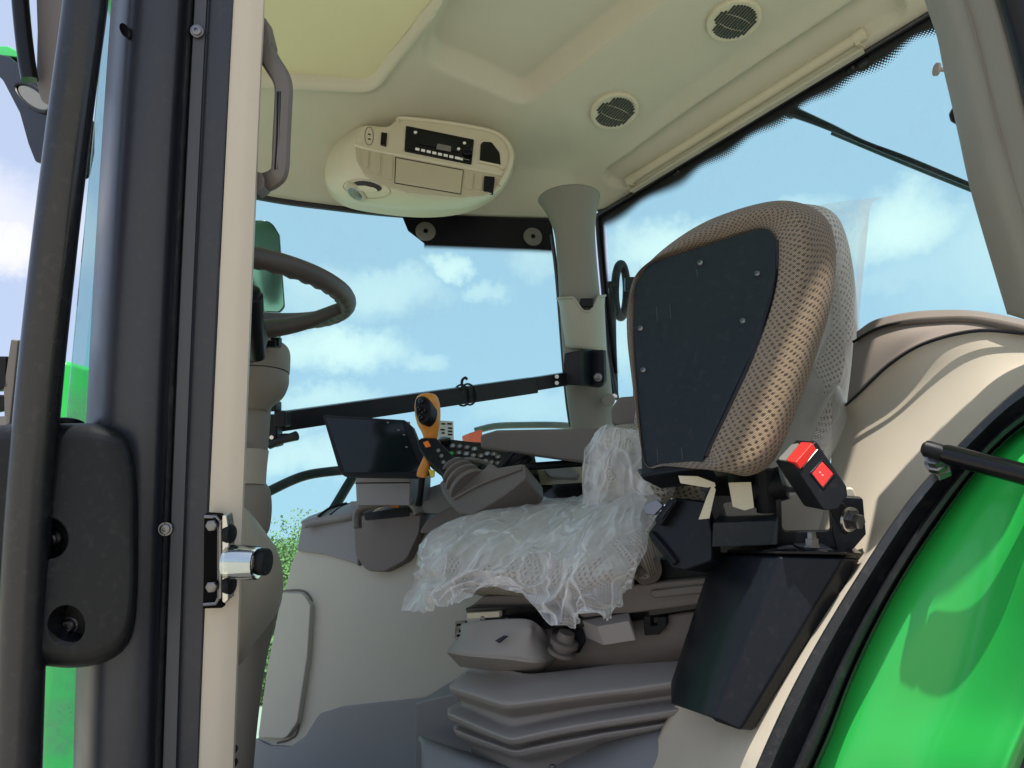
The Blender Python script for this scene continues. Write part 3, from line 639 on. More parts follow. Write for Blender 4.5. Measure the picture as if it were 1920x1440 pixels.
hole = mk('drain_hole', [extr([P(234+9*math.cos(a_)+5*math.sin(a_), 57+14*math.sin(a_), .9585) for a_ in np.linspace(0, 2*math.pi, 20, endpoint=False)], fw*.006)], M['gloss'], fpil)
# bracket cover with two recessed bolts
cpn = Plane(P(80, 1000, .955), P(220, 1000, .945), P(150, 800, .955))
cvo = sp([(-80, 1000), (-70, 830), (-20, 800), (120, 794), (190, 797), (238, 822), (256, 890), (259, 1000), (257, 1130), (244, 1200), (205, 1238), (140, 1252), (60, 1246), (-40, 1236), (-76, 1180)], 90)
cov = cushion('bracket_cover', cvo, cpn, [(.05, .99), (.03, 1.0), (.01, 1.0), (-.004, .995), (-.013, .965), (-.019, .91), (-.021, .82), (-.021, .4)], M['black'], cab)
ax = unit(-fw)
cut(cov, [rev(cpn.at(125, 1172, -.02)+ax*.05, -ax, [(0, 42*.94/FPX), (.085, 34*.94/FPX)], 32), rev(cpn.at(92, 1010, -.02)+ax*.05, -ax, [(0, 46*.94/FPX), (.085, 38*.94/FPX)], 32)])
for x, y in ((125, 1172), (92, 1010)): 
    mk('recess_lip', [tube([cpn.at(x+41*math.cos(a_), y+43*math.sin(a_), -.018) for a_ in np.linspace(0, 2*math.pi, 32, endpoint=False)], .003, None, 8, True)], M['black'], cov)
    bolt('bolt', x+6, y, .962, 15, ax, cov, h=.6)
lip = mk('reservoir_lip', [rev(P(122, 800, 1.0), (0, 0, 1), [(0, .022), (.006, .022), (.008, .018)])], M['black'], cab)
# hood far in front, seen through the edge glass
hd1 = P(135, 712, 3.4); hz = hd1[2]
mk('hood', extr([(hd1[0]-.09, hd1[1]-.3, hz), (hd1[0]+.06, hd1[1]-.3, hz-.03), (hd1[0]+.12, hd1[1]-.3, hz-.3), (hd1[0]+.14, hd1[1]-.3, hz-2.1), (hd1[0]-.22, hd1[1]-.3, hz-2.1), (hd1[0]-.12, hd1[1]-.3, hz-.1)], (0, 2.2, -.1)), M['green'], cab, bevel=.03)
mk('floor', extr([(.1, -.3, -.36), (1.86, -.3, -.36), (1.86, 1.7, -.36), (1.2, 2.1, -.36), (.1, 2.1, -.36)], (0, 0, -.04)), M['taupe'], cab)

# ================================================================== OVERHEAD CONSOLE with radio
oc = thing('overhead_console', 'tan overhead console with black radio hanging from the headliner above the windshield', 'overhead console')
FP_ = Plane(P(668, 272, 2.24), P(940, 325, 2.20), P(760, 222, 2.30))
o_out = [(606, 325), (612, 285), (636, 248), (672, 230), (722, 231), (742, 218), (765, 212), (860, 224), (940, 242), (966, 280), (962, 320), (946, 352), (920, 378), (870, 400), (800, 408), (720, 402), (650, 388), (616, 362)]
o_mid = [(611, 325), (618, 288), (642, 252), (676, 236), (724, 236), (744, 222), (766, 216), (858, 228), (936, 246), (963, 281), (959, 318), (942, 350), (912, 374), (860, 391), (790, 393), (716, 386), (652, 374), (619, 352)]
o_face = [(664, 290), (665, 268), (672, 250), (684, 236), (726, 238), (746, 224), (766, 219), (856, 231), (932, 249), (961, 282), (957, 318), (938, 350), (908, 368), (858, 369), (790, 363), (722, 349), (690, 330), (670, 308)]
def ring(px, dep, n=110): 
    q = cr([[x, y, 0] for x, y in px], n, True); return [P(x, y, dep) if not isinstance(dep, Plane) else dep.at(x, y) for x, y, _ in q]
def face_at(px, off, n=110): q = cr([[x, y, 0] for x, y in px], n, True); return [FP_.at(x, y, off) for x, y, _ in q]
o_q = [tuple(.45*arr(a_)+.55*arr(b_)) for a_, b_ in zip(o_mid, o_face)]
R = [face_at(o_out, .30), face_at(o_mid, .20), face_at(o_mid, .12), face_at(o_q, .035), face_at(o_face, .002), face_at([tuple(arr(a_)*.985+arr((815, 296))*.015) for a_ in o_face], -.001)]
G = np.array([cr([r_[i] for r_ in R], 26) for i in range(110)]).transpose(1, 0, 2)
V, F, U = grid(G, closed_u=True); F = [list(f) for f in F]+[list(range(25*110, 26*110))]
HR = (V, F, U); mk('housing', HR, M['consoletan'], oc, angle=50)
def fslab(name, px, th, off, m, parent, bevel=.0015, pl=FP_): return mk(name, slab(px, pl, th, off), M[m], parent, bevel=bevel)
fslab('lower_panel', rp([(666, 273), (700, 283, 8), (938, 328, 6), (930, 352, 10), (908, 366, 14), (860, 368), (765, 359), (712, 344, 20), (682, 325, 20), (668, 300)]), .006, -.0035, 'consoletan2', oc)
mk('ledge', [tube([FP_.at(x, y, -.004) for x, y in ((666, 272), (700, 282), (820, 305), (942, 328))], .0055, 40, 8)], M['consoletan'], oc)
mk('rim', [tube([FP_.at(x, y, -.003) for x, y in ((744, 229), (758, 222), (860, 234), (932, 251), (957, 283), (953, 316), (936, 348))], .006, 60, 8)], M['consoletan'], oc)
for a_ in (((677, 279), (692, 282), (690, 315), (678, 310)), ((695, 283), (714, 287), (712, 328), (694, 322)), ((718, 288), (737, 292), (735, 337), (717, 332)), ((872, 321), (888, 324), (885, 355), (870, 352)), ((891, 325), (906, 328), (904, 356), (889, 354))):
    fslab('blank_switch', rp([(x, y, 3) for x, y in a_]), .004, -.006, 'consoletan2', oc, .001)
fslab('panel_insert', [(743, 296), (868, 320), (863, 363), (741, 342)], .004, -.0055, 'consoletan2', oc, .001)
mk('insert_gap', [tube([FP_.at(x, y, -.0045) for x, y in ((742, 295), (869, 319), (864, 364), (740, 343), (742, 295))], .0012, None, 6)], M['black'], oc)
rd = fslab('radio', rp([(761, 235, 2), (889, 261, 2), (884, 307, 2), (758, 282, 2)]), .02, -.006, 'gloss', oc, .002)
fslab('radio_screen', [(787, 247), (862, 262), (860, 285), (784, 269)], .002, -.0085, 'screen', rd, .0005)
fslab('radio_panel', [(765, 240), (783, 244), (781, 283), (763, 279)], .002, -.008, 'black', rd, .0005)
fslab('radio_screen', [(820, 269), (846, 274), (845, 284), (818, 279)], .002, -.009, 'greylens', rd, .0005)
for k in range(8):
    x0 = 779+k*10.6; y0 = 276.5+k*2.35; wd_ = 7.5 if k < 7 else 15
    fslab('button', [(x0, y0), (x0+wd_, y0+wd_*.2), (x0+wd_-.3, y0+4.2+wd_*.2), (x0-.3, y0+4.2)], .002, -.0095, 'white', rd, 0)
for x, y, r in ((779, 249, 3.2), (871, 269, 3.0), (860, 280, 3.0)):
    p = FP_.at(x, y, -.0085); mk('button', [rev(p, facing(FP_), [(0, r*2.25/FPX), (.003, r*2.25/FPX)], 12)], M['white'], rd)
p = FP_.at(877, 285, -.008); mk('volume_knob', [rev(p, facing(FP_), [(0, .0145), (.004, .0145), (.006, .012), (.016, .0105), (.017, .009)], 20)], M['black'], rd)
mk('radio_slot', [tube([FP_.at(x, y, -.009) for x, y in ((862, 296), (880, 300))], .0012, None, 6)], M['greylens'], rd)
fslab('rocker_switch', [(715, 247), (726, 249), (724, 273), (713, 270)], .01, -.006, 'gloss', oc)
mk('microphone_cover', [tube([FP_.at(692+8*math.cos(a_), 255+17*math.sin(a_), -.002) for a_ in np.linspace(0, 2*math.pi, 28, endpoint=False)], .0011, None, 6, True)], M['brown'], oc)
for y in (250, 259): fslab('microphone_slot', [(690, y), (695, y+1), (695, y+2.5), (690, y+1.5)], .002, -.0035, 'gloss', oc, 0)
cb = fslab('storage_cubby', rp([(901, 270, 3), (906, 265, 5), (922, 266, 8), (937, 286, 10), (939, 309, 2), (899, 302, 3)]), .012, -.0045, 'gloss', oc)
mk('cubby_lip', [tube([FP_.at(x, y, -.004) for x, y in ((898, 303), (936, 311), (944, 318))], .004, None, 8)], M['consoletan'], oc)
fslab('power_switch', rp([(908, 329, 2), (928, 331, 2), (925, 357, 2), (906, 355, 2)]), .02, -.012, 'black', oc, .002)
def hp_(x, y, o_=.001): l_, n_ = hit(HR, x, y); return l_+n_*o_
mk('lamp_bezel', [tube([hp_(688+44*math.cos(a_), 354+17*math.sin(a_)+5*math.cos(a_)) for a_ in np.linspace(0, 2*math.pi, 36, endpoint=False)], .0013, None, 6, True)], M['consoletan2'], oc)
def patch(name, cx, cy, a, b, sk, o_, m):
    rr_ = [(cx+a*k*math.cos(t_), cy+b*k*math.sin(t_)+sk*k*math.cos(t_)) for k in (1, .5) for t_ in np.linspace(0, 2*math.pi, 28, endpoint=False)]
    V_ = [hp_(x, y, o_) for x, y in rr_]+[hp_(cx, cy, o_)]
    F_ = [[i, (i+1) % 28, 28+(i+1) % 28, 28+i] for i in range(28)]+[[28+i, 28+(i+1) % 28, 56] for i in range(28)]
    return mk(name, (V_, F_, None), m if not isinstance(m, str) else M[m], oc)
patch('air_nozzle', 689, 349, 27, 9, 4, .0015, 'gloss'); patch('nozzle_vane', 688, 353, 21, 5, 3, .004, 'consoletan')
l_, n_ = hit(HR, 667, 362); n_ = unit(n_)
for rr, z_, m_ in ((.034, .0, 'consoletan2'), (.029, .002, 'greybeige'), (.023, .004, 'darkmetal'), (.017, .0055, 'lens')):
    mk('reading_lamp', [rev(l_, n_, [(z_-.01, rr), (z_+.001, rr), (z_+.002, rr*.9)], 28)], M[m_], oc)

# ---- speaker grilles in the headliner
def liner_z(x, y):
    i = int(np.clip(np.searchsorted(XS, x), 1, len(XS)-1)); col = i
    ys = GL[:, col, 1]; return float(np.interp(-y, -ys, GL[:, col, 2]))
def grille(cx, cy, r, label):
    c = axisplane(2, 1.462).at(cx, cy)
    for _ in range(5): c = axisplane(2, liner_z(c[0], c[1])-.002).at(cx, cy)
    e = .05; gx = (liner_z(c[0]+e, c[1])-liner_z(c[0]-e, c[1]))/(2*e); gy = (liner_z(c[0], c[1]+e)-liner_z(c[0], c[1]-e))/(2*e)
    nrm = unit([gx, gy, -1.]); pl = Plane(c, c+np.cross(nrm, [1, 0, 0]), c+np.cross(nrm, [0, 1, 0]))
    t = thing('speaker_grille', label, 'speaker grille', 'round speaker grilles in the headliner')
    mk('grille_disc', [rev(c, nrm, [(-.012, r), (.004, r), (.0065, r*.97), (.007, r*.90), (.006, r*.88)], 48)], M['consoletan'], t)
    dv = unit(pl.at(cx+9, cy-10)-pl.at(cx-9, cy+10)); dw = np.cross(nrm, dv); S = []
    for k in range(-6, 7):
        o_ = k*r*.118; h_ = math.sqrt(max(0, (r*.80)**2-o_*o_))
        if k > 4: h_ *= .6
        if h_ < r*.15: continue
        for s0, s1 in ((-1, -.42), (-.36, .30), (.36, 1)):
            a_, b_ = c+dw*o_+dv*h_*s0, c+dw*o_+dv*h_*s1; m_ = (a_+b_)/2
            S.append(obox(m_+nrm*.0062, (b_-a_)/2, dw*r*.040, nrm*.0016))
    mk('slots', S, M['gloss'], t, smooth=False)
GL = G0
grille(1376, 38, .070, 'round slotted speaker grille nearer the rear pillar, cut by the top of the picture')
grille(1152, 208, .073, 'round slotted speaker grille in the middle of the headliner, left of the roller blind')

# ---- roller blind along the side window
sb_ = thing('sun_blind', 'rolled beige sun blind in a trough of the headliner above the side window', 'sun blind')
pb_ = axisplane(0, XR-.045); pc_ = axisplane(0, XR-.022)
A_, B_ = pb_.at(1190, 333), pb_.at(1606, 72)
mk('roller', [tube([A_, B_], .0155, None, 20)], M['consoletan'], sb_)
mk('end_cap', [rev(A_, A_-B_, [(-.004, .018), (.03, .018), (.034, .012)], 20)], M['consoletan'], sb_)
mk('end_cap', [rev(B_, B_-A_, [(-.004, .018), (.022, .018), (.026, .012)], 20)], M['consoletan'], sb_)
C_, D_ = pc_.at(1186, 354), pc_.at(1618, 90)
ydir = unit(D_-C_); mk('blind_rail', [obox((C_+D_)/2, (D_-C_)/2, np.array([0, 0, .013]), np.array([.006, 0, 0])), obox((C_+D_)/2+np.array([-.008, 0, -.014]), (D_-C_)/2, np.array([0, 0, .0022]), np.array([.011, 0, 0])), obox((C_+D_)/2+np.array([-.007, 0, .010]), (D_-C_)/2, np.array([0, 0, .0018]), np.array([.008, 0, 0]))], M['liner'], sb_, bevel=.001)
tb = pc_.at(1357, 256)+np.array([-.02, 0, -.006])
mk('pull_tab', [extr([tb+ydir*a_+np.array([b_, 0, c_]) for a_, b_, c_ in ((-.045, .014, .006), (.045, .014, .006), (.035, -.012, -.004), (-.03, -.012, -.004))], (0, 0, -.006))]+[obox(tb+np.array([b_, 0, -.005+b_*.3]), ydir*.03, [0, 0, .0028], [.001, 0, 0]) for b_ in (-.006, 0, .006)], M['consoletan'], sb_, bevel=.001)
for a_, b_ in ((A_, C_), (B_, D_)): mk('end_bracket', [obox((a_+b_)/2+np.array([0, 0, .008]), ydir*.006, [0, 0, .02], [.018, 0, 0])], M['consoletan'], sb_, bevel=.003)

# ---- wiper outside the side window
wp = thing('window_wiper', 'black wiper arm resting across the outside of the side window', 'wiper')
po = axisplane(0, XR+.06); po2 = axisplane(0, XR+.03)
mk('wiper_arm', [tube([po.at(x, y) for x, y in ((1474, 206), (1500, 215), (1560, 240), (1620, 268), (1700, 298), (1840, 356))], [.014, .015, .011, .008, .007, .007, .006], 40, 10)], M['black'], wp)
mk('wiper_blade', [tube([po2.at(x, y) for x, y in ((1560, 250), (1700, 308), (1850, 368))], .005, 20, 8)], M['rubber'], wp)
mk('pivot', [rev(po.at(1480, 206), (1, 0, 0), [(-.03, .02), (.02, .02), (.025, .012)])], M['black'], wp)

# ---- side mirror bracket outside, left of the seat pad
sm_ = thing('side_mirror', 'black side mirror seen edge-on outside the window, left of the brown seat pad', 'mirror')
mk('mirror_shell', [tube([P(1164+11*math.cos(a_), 545+50*math.sin(a_), 2.75+.02*math.cos(a_)) for a_ in np.linspace(0, 2*math.pi, 40, endpoint=False)], .015, None, 12, True)], M['black'], sm_)
mk('mirror_bracket', [obox(P(1183, 533, 2.72), rt*.022, up*.024, fw*.02), obox(P(1150, 534, 2.72), rt*.02, up*.012, fw*.012)], M['black'], sm_, bevel=.004)
mk('mirror_arm', [tube([P(1148, 535, 2.74), P(1149, 640, 2.70), P(1153, 748, 2.66)], .013, 20, 10), tube([P(1143, 640, 2.62), P(1150, 745, 2.60)], .008, 10, 8)], M['black'], sm_)
p_ = mk('hinge_pin', [rev(P(1150, 744, 2.45), -fw, [(0, .010), (.02, .010), (.022, .005)])], M['metal'], sm_)

# ================================================================== GRAB HANDLE
gh = thing('grab_handle', 'grey-brown grab handle bolted to the upper part of the beige front pillar', 'handle')
hpts = [P(x, y, d_) for x, y, d_ in ((478, 62, 1.035), (492, 86, 1.03), (510, 118, 1.02), (527, 146, 1.015), (532, 168, 1.015), (531, 200, 1.015), (528, 260, 1.015), (525, 318, 1.015), (515, 334, 1.02), (498, 342, 1.03), (478, 345, 1.035))]
mk('grip', [tube(hpts, [.0135, .0125, .0122, .0122, .0122, .0135], 80, 8, flat=.7, upv=fw)], M['taupe'], gh)
for dx in (-13, -8): mk('grip_groove', [tube([P(x+dx, y, 1.008) for x, y in ((534, 172), (533, 250), (529, 318))], .0016, 20, 6)], M['black'], gh)
mk('mount', slab(rp([(478, 40), (497, 30, 5), (509, 78, 8), (500, 98, 8), (486, 100), (478, 100)]), Plane(P(480, 40, 1.02), P(510, 40, 1.02), P(480, 100, 1.02)), .03), M['taupe'], gh, bevel=.004)
mk('mount', slab(rp([(474, 318), (490, 324, 6), (496, 335), (494, 352, 5), (480, 362), (474, 362)]), Plane(P(480, 330, 1.01), P(500, 330, 1.01), P(480, 360, 1.01)), .03), M['taupe'], gh, bevel=.004)

# ================================================================== STEERING
stc = thing('steering_column', 'taupe steering column with vinyl rimmed wheel half hidden behind the beige pillar', 'steering column')
C0 = P(436, 542, 1.35); uu = unit(rt-.06*up); vv = unit(.20*up-.98*fw); Rw = .197
ang = np.linspace(0, 2*math.pi, 160, endpoint=False)
wpts = [C0+Rw*(math.cos(a_)*uu+math.sin(a_)*vv) for a_ in ang]
seg_ = 16; G = []
wn = np.cross(uu, vv); wn = wn if wn @ up > 0 else -wn
for i, a_ in enumerate(ang):
    rad_ = math.cos(a_)*uu+math.sin(a_)*vv; row = []
    for t_ in np.linspace(0, 2*math.pi, seg_, endpoint=False):
        rr = .0165; low = max(0, -math.sin(t_))*max(0, -math.cos(t_)*.7+.5)
        rr += .0042*low*(.5+.5*math.sin(a_*44))
        row.append(wpts[i]+rr*(math.cos(t_)*rad_+math.sin(t_)*wn))
    G.append(row)
V, F, U = grid(G, closed_u=True, closed_v=True)
whl = mk('steering_wheel', (V, F, U), M['wheelrim'], stc, angle=60)
hub = P(452, 622, 1.36)
for a_ in (-.32, 2.2, math.pi+.5):
    e_ = C0+Rw*(math.cos(a_)*uu+math.sin(a_)*vv)
    mk('spoke', [tube([hub, hub*.45+e_*.55-wn*.012, e_], [.026, .019, .0145], 14, 14, flat=.75)], M['wheelrim'], whl)
mk('wheel_hub', [rev(hub-wn*.015, wn, [(-.035, .03), (-.03, .04), (.02, .05), (.03, .045), (.035, .02)], 28)], M['wheelrim'], whl)
pill([(402, 520, 640, 1.50), (398, 536, 652, 1.50), (396, 542, 664, 1.50), (396, 542, 690, 1.50), (396, 541, 702, 1.50)], M['column'], 'column_head', stc, flat=.8)
pill([(398, 540, 704, 1.50), (398, 539, 724, 1.50), (402, 530, 744, 1.50), (412, 512, 760, 1.50), (420, 500, 772, 1.50)], M['column'], 'column_bowl', stc, flat=.8)
mk('head_top', [obox(P(500, 645, 1.43), rt*.022, up*.006, fw*.02), obox(P(518, 641, 1.43), rt*.008, up*.008, fw*.01)], M['black'], stc, bevel=.002)
pill([(414, 508, 750, 1.52), (414, 505, 790, 1.52), (414, 500, 855, 1.52)], M['column'], 'column_shaft', stc, flat=.8)
pill([(412, 503, 848, 1.50), (411, 502, 852, 1.50), (412, 499, 880, 1.50), (412, 497, 912, 1.50)], M['columnlight'], 'column_collar', stc, flat=.8)
pill([(412, 496, 905, 1.51), (406, 505, 922, 1.51), (402, 508, 950, 1.51), (402, 506, 980, 1.51), (404, 500, 1002, 1.51), (410, 480, 1020, 1.51)], M['column'], 'column_joint', stc, flat=.8)
rows = [[(400, 945, 1.36), (452, 948, 1.34), (478, 972, 1.37), (492, 990, 1.44), (497, 996, 1.52)],
        [(400, 985, 1.33), (455, 990, 1.32), (498, 1012, 1.37), (518, 1030, 1.45), (522, 1040, 1.55)],
        [(400, 1040, 1.32), (455, 1045, 1.31), (505, 1058, 1.36), (528, 1075, 1.45), (531, 1085, 1.55)],
        [(400, 1110, 1.32), (455, 1115, 1.31), (500, 1120, 1.36), (520, 1125, 1.45), (527, 1130, 1.55)],
        [(400, 1180, 1.33), (455, 1185, 1.33), (485, 1178, 1.38), (503, 1165, 1.46), (515, 1155, 1.55)],
        [(400, 1235, 1.37), (445, 1240, 1.37), (465, 1222, 1.42), (478, 1205, 1.48), (490, 1190, 1.56)],
        [(400, 1260, 1.46), (440, 1252, 1.46), (455, 1240, 1.50), (465, 1225, 1.54), (475, 1205, 1.58)]]
mk('dash_shroud', grid(ctrl(rows, 30, 50)), M['columnlight'], stc, solid=.006, angle=60)
pill([(395, 524, 1110, 1.62), (392, 518, 1160, 1.62), (388, 500, 1230, 1.6), (384, 486, 1320, 1.58), (380, 474, 1440, 1.56), (376, 468, 1560, 1.55)], M['column'], 'pedestal', stc, flat=.8)
for y in (1407, 1432): mk('pedestal_hole', [rev(P(436, y, 1.37), -fw, [(-.008, .0075), (0, .0075)], 16)], M['gloss'], stc)
ax_ = unit(up*.80+rt*.10-fw*.62)
stk = thing('horn_stalk', 'black stalk with horn symbol on its cap standing left of the steering wheel spoke', 'control stalk')
b0 = P(481, 652, 1.28)
mk('stalk', [rev(b0, ax_, [(-.02, .012), (0, .013), (.05, .0155), (.075, .019), (.100, .0205), (.103, .0175), (.108, .0175), (.111, .0165), (.113, .012)], 28)], M['black'], stk)
mk('stalk_base', slab(rp([(452, 615, 6), (478, 622, 6), (480, 652, 8), (468, 658, 8), (452, 652, 4)]), Plane(P(452, 620, 1.29), P(480, 620, 1.29), P(460, 650, 1.28)), .03), M['black'], stk, bevel=.005)
cpt = b0+ax_*.1135; ex = unit(rt-(rt @ ax_)*ax_); ey = unit(np.cross(ax_, ex)); ey = ey if ey @ up > 0 else -ey
def icn(pts): return extr([cpt+ex*a_*.001+ey*b_*.001 for a_, b_ in pts], ax_*.0006)
mk('horn_symbol', [icn([(-6, -1), (-6, 2.5), (-5, 2.5), (-5, -1)]), icn([(-5, 0), (-5, 1.2), (0, 1.8), (4, 5), (4, -4), (0, -.6)])], M['white'], stk, smooth=False)

# outside mirror seen through the windshield
mo = thing('door_mirror', 'green-tinted outside mirror standing behind the steering wheel', 'mirror')
pm = Plane(P(430, 500, 3.0), P(533, 500, 3.04), P(480, 400, 3.02))
pts_ = rp([(430, 412), (508, 413, 30), (524, 440), (534, 575, 12), (525, 586, 10), (430, 583)])
mk('mirror_frame', slab(pts_, pm, .03), M['gloss'], mo, bevel=.004)
mk('mirror_glass', slab([(x*.965+480*.035, y*.975+500*.025) for x, y in pts_], pm, .004, -.004), M['mirrorglass'], mo)
pts_ = rp([(430, 596), (529, 596, 4), (524, 645, 8), (430, 645)])
mk('mirror_frame', slab(pts_, pm, .03), M['gloss'], mo, bevel=.004)
mk('mirror_glass', slab([(x*.965+480*.035, y*.97+620*.03) for x, y in pts_], pm, .004, -.004), M['mirrorglass'], mo)
mk('mirror_stem', [tube([P(470, 645, 3.05), P(440, 900, 3.05)], .02, 6, 10)], M['black'], mo)

# ================================================================== cross bar with brackets
br = thing('mounting_bar', 'long black square bar crossing the windshield from steering column to corner pillar', 'mounting bar')
a_, b_ = P(520, 791, 1.95), P(1000, 722, 2.37); yv = unit(up-(up @ unit(b_-a_))*unit(b_-a_)); zv = np.cross(unit(b_-a_), yv)
mk('outer_tube', [obox((a_+b_)/2, (b_-a_)/2, yv*.0245, zv*.0245)], M['blacksatin'], br, bevel=.003)
a2, b2 = P(1000, 720, 2.37), P(1062, 710, 2.42)
mk('inner_tube', [obox((a2+b2)/2, (b2-a2)/2, yv*.0205, zv*.02)], M['blacksatin'], br, bevel=.002)
for y in (706, 718): mk('adjusting_hole', [rev(P(1044, y, 2.37), -fw, [(-.004, .0062), (.004, .0062)], 14)], M['white'], br)
pk = Plane(P(1060, 700, 2.40), P(1125, 705, 2.33), P(1060, 650, 2.40))
mk('wall_bracket', slab(rp([(1058, 662), (1090, 656), (1131, 656), (1133, 718, 12), (1122, 727, 8), (1090, 724), (1056, 722), (1054, 700)]), pk, .02), M['blacksatin'], br, bevel=.004)
mk('gusset', slab([(1088, 655), (1094, 655), (1094, 724), (1088, 722)], pk, .05, -.05), M['blacksatin'], br, bevel=.002)
bolt('bolt', 1121, 707, 2.31, 7, -fw, br)
for dx in (0, 16):
    mk('cable_tie', [tube([(a_*(1-k)+b_*k)+yv*math.cos(t_)*.031+zv*math.sin(t_)*.031+unit(b_-a_)*.008*math.sin(t_) for t_ in np.linspace(0, 2*math.pi, 24, endpoint=False)], .003, None, 6, True) for k in ((868+dx*.9-520)/480*.98*.93+.02,)], M['black'], br)
mk('tie_tail', [tube([P(868, 732, 2.2), P(866, 715, 2.2), P(872, 708, 2.19), P(876, 712, 2.19)], .004, 12, 6)], M['black'], br)
for q in ((508, 762, 30, 18, 0), (512, 800, 26, 46, .01), (516, 830, 22, 14, 0), (540, 819, 30, 11, -.01), (530, 785, 22, 30, 0)):
    c_ = P(q[0], q[1], 1.90+q[4]); mk('bar_clamp', [obox(c_, rt*q[2]*.5*1.9/FPX, up*q[3]*.5*1.9/FPX, fw*.025)], M['black'], br, bevel=.004)
mk('clamp_lever', [tube([P(505, 835, 1.88), P(530, 825, 1.87), P(556, 817, 1.86)], [.010, .009, .012], 10, 10)], M['black'], br)
mk('clamp_bolt', [rev(P(510, 820, 1.86), -fw, [(0, .005), (.004, .005)], 10)], M['metal'], br)

gr = mk('guard_rail', [tube([P(470, 940, 2.55), P(505, 921, 2.55), P(565, 894, 2.6), (P(620, 884, 2.65)), P(700, 878, 2.7)], .0165, 30, 12), tube([P(672, 880, 2.66), P(655, 905, 2.64), P(625, 955, 2.6), P(590, 1010, 2.55)], .0165, 20, 12)], M['black']); tag(gr, 'bent black rail outside the windshield, below the cross bar', 'rail')

# ================================================================== MONITOR
mn = thing('monitor', 'thin black touchscreen monitor tilted on a grey pedestal in front of the console', 'monitor')
pd = Plane(P(610, 780, 1.86), P(765, 790, 1.80), P(645, 890, 1.80))
mk('monitor_case', slab(rp([(604, 778, 4), (758, 787, 6), (772, 800, 5), (806, 886, 5), (780, 895, 4), (645, 893, 5), (636, 885, 5)]), pd, .022), M['black'], mn, bevel=.004)
mk('screen', slab(rp([(611, 783, 2), (754, 791, 3), (790, 884, 3), (647, 886, 3)]), pd, .002, -.0015), M['screen'], mn)
for x, y in ((727, 792), (747, 806), (757, 815), (762, 838)): mk('screen_key', slab([(x-2, y-1), (x+2, y-1), (x+2.4, y+1.5), (x-1.6, y+1.5)], pd, .0006, -.0025), M['greylens'], mn)
pd2 = Plane(P(665, 900, 1.86), P(770, 900, 1.80), P(665, 950, 1.86))
mk('pedestal', slab(rp([(672, 889, 6), (762, 889, 8), (770, 900, 3), (768, 948), (668, 948), (666, 900, 3)]), pd2, .10), M['bluegrey'], mn, bevel=.006)
mk('pedestal_seam', [tube([pd2.at(x, y, -.001) for x, y in ((666, 906), (769, 905))], .0015, None, 6)], M['black'], mn)
st = thing('warning_sticker', 'small red and white sticker just right of the monitor top', 'sticker'); mk('sticker_sheet', slab([(757, 790), (769, 791), (769, 802), (760, 801)], axisplane(1, 2.1), .001), M['red'], st)
mk('sticker_band', slab([(759, 795), (767, 796), (767, 798), (759, 797)], axisplane(1, 2.098), .001), M['white'], st)
st = thing('instruction_sticker', 'white sheet sticker with black text blocks on the glass right of the orange joystick', 'sticker'); py_ = axisplane(1, 1.92)
mk('sticker_sheet', slab([(818, 788), (850, 790), (851, 826), (818, 826)], py_, .001), mat('pale_sticker', (.62, .68, .66), .6), st)
mk('printed_blocks', [slab([(x, y), (x+w_, y+.4), (x+w_, y+3.4), (x, y+3)], py_, .0008, -.0012) for x, y, w_ in ((828, 793, 7), (839, 793, 8), (840, 801, 8), (840, 807, 8), (840, 813, 8), (822, 793, 3), (826, 804, 8), (828, 810, 6))], M['black'], st, smooth=False)

# ================================================================== RIGHT HAND CONSOLE
cs = thing('side_console', 'grey-beige side console with slate cap, dark skirt and padded left edge', 'console')
a_, b_ = P(540, 1150, 2.0), P(830, 1150, 1.82); cpl = Plane(a_, b_, a_+np.array([0, 0, 1.]))
def cslab(name, px, th, off, m, parent=cs, bevel=.006, seg=4): return mk(name, slab(px, cpl, th, off), M[m] if isinstance(m, str) else m, parent, bevel=bevel, seg=seg)
cslab('side_panel', rp([(557, 1030, 10), (545, 1058, 20), (531, 1112, 8), (500, 1250, 60), (484, 1370, 8), (478, 1440), (470, 1600), (1050, 1600), (1050, 950), (840, 965, 30), (800, 985, 20), (785, 1010, 20), (700, 1000), (640, 1010)]), .30, 0, 'greybeige', bevel=.018)
cslab('console_cap', rp([(566, 975, 14), (590, 968, 10), (672, 963), (672, 1062), (664, 1056, 4), (610, 1040, 20), (556, 1033, 4)]), .22, -.012, 'bluegrey', bevel=.008)
cslab('pocket', rp([(662, 968, 4), (790, 958, 6), (785, 1000, 30), (762, 1050, 30), (720, 1072, 20), (686, 1071, 24), (666, 1040, 20)]), .05, -.030, 'taupe', bevel=.010)
cslab('deck_block', [(655, 940), (800, 930), (800, 980), (655, 985)], .06, -.004, 'bluegrey', bevel=.004)
mk('pocket_handle', [tube([cpl.at(x, y, -.085) for x, y in ((670, 990), (670, 966), (682, 951), (720, 942), (758, 937), (777, 944), (785, 964))], .0105, 50, 12, flat=1.2, upv=cpl.n)], M['taupe'], cs)
mk('pocket_hollow', slab(rp([(683, 962, 4), (765, 950, 4), (768, 968, 4), (684, 976, 4)]), cpl, .004, -.0315), M['black'], cs)
cslab('padded_edge', rp([(528, 1112, 3), (568, 1112, 16), (582, 1135, 14), (576, 1230), (557, 1355, 20), (535, 1386, 18), (483, 1383, 6), (500, 1255, 40)]), .04, -.018, 'greybeige', bevel=.012)
mk('pad_groove', [tube([cpl.at(x, y, -.001) for x, y in ((526, 1108), (562, 1107), (578, 1115), (586, 1140), (580, 1230), (561, 1360), (545, 1385), (520, 1393))], .0028, 50, 6)], M['taupe'], cs)
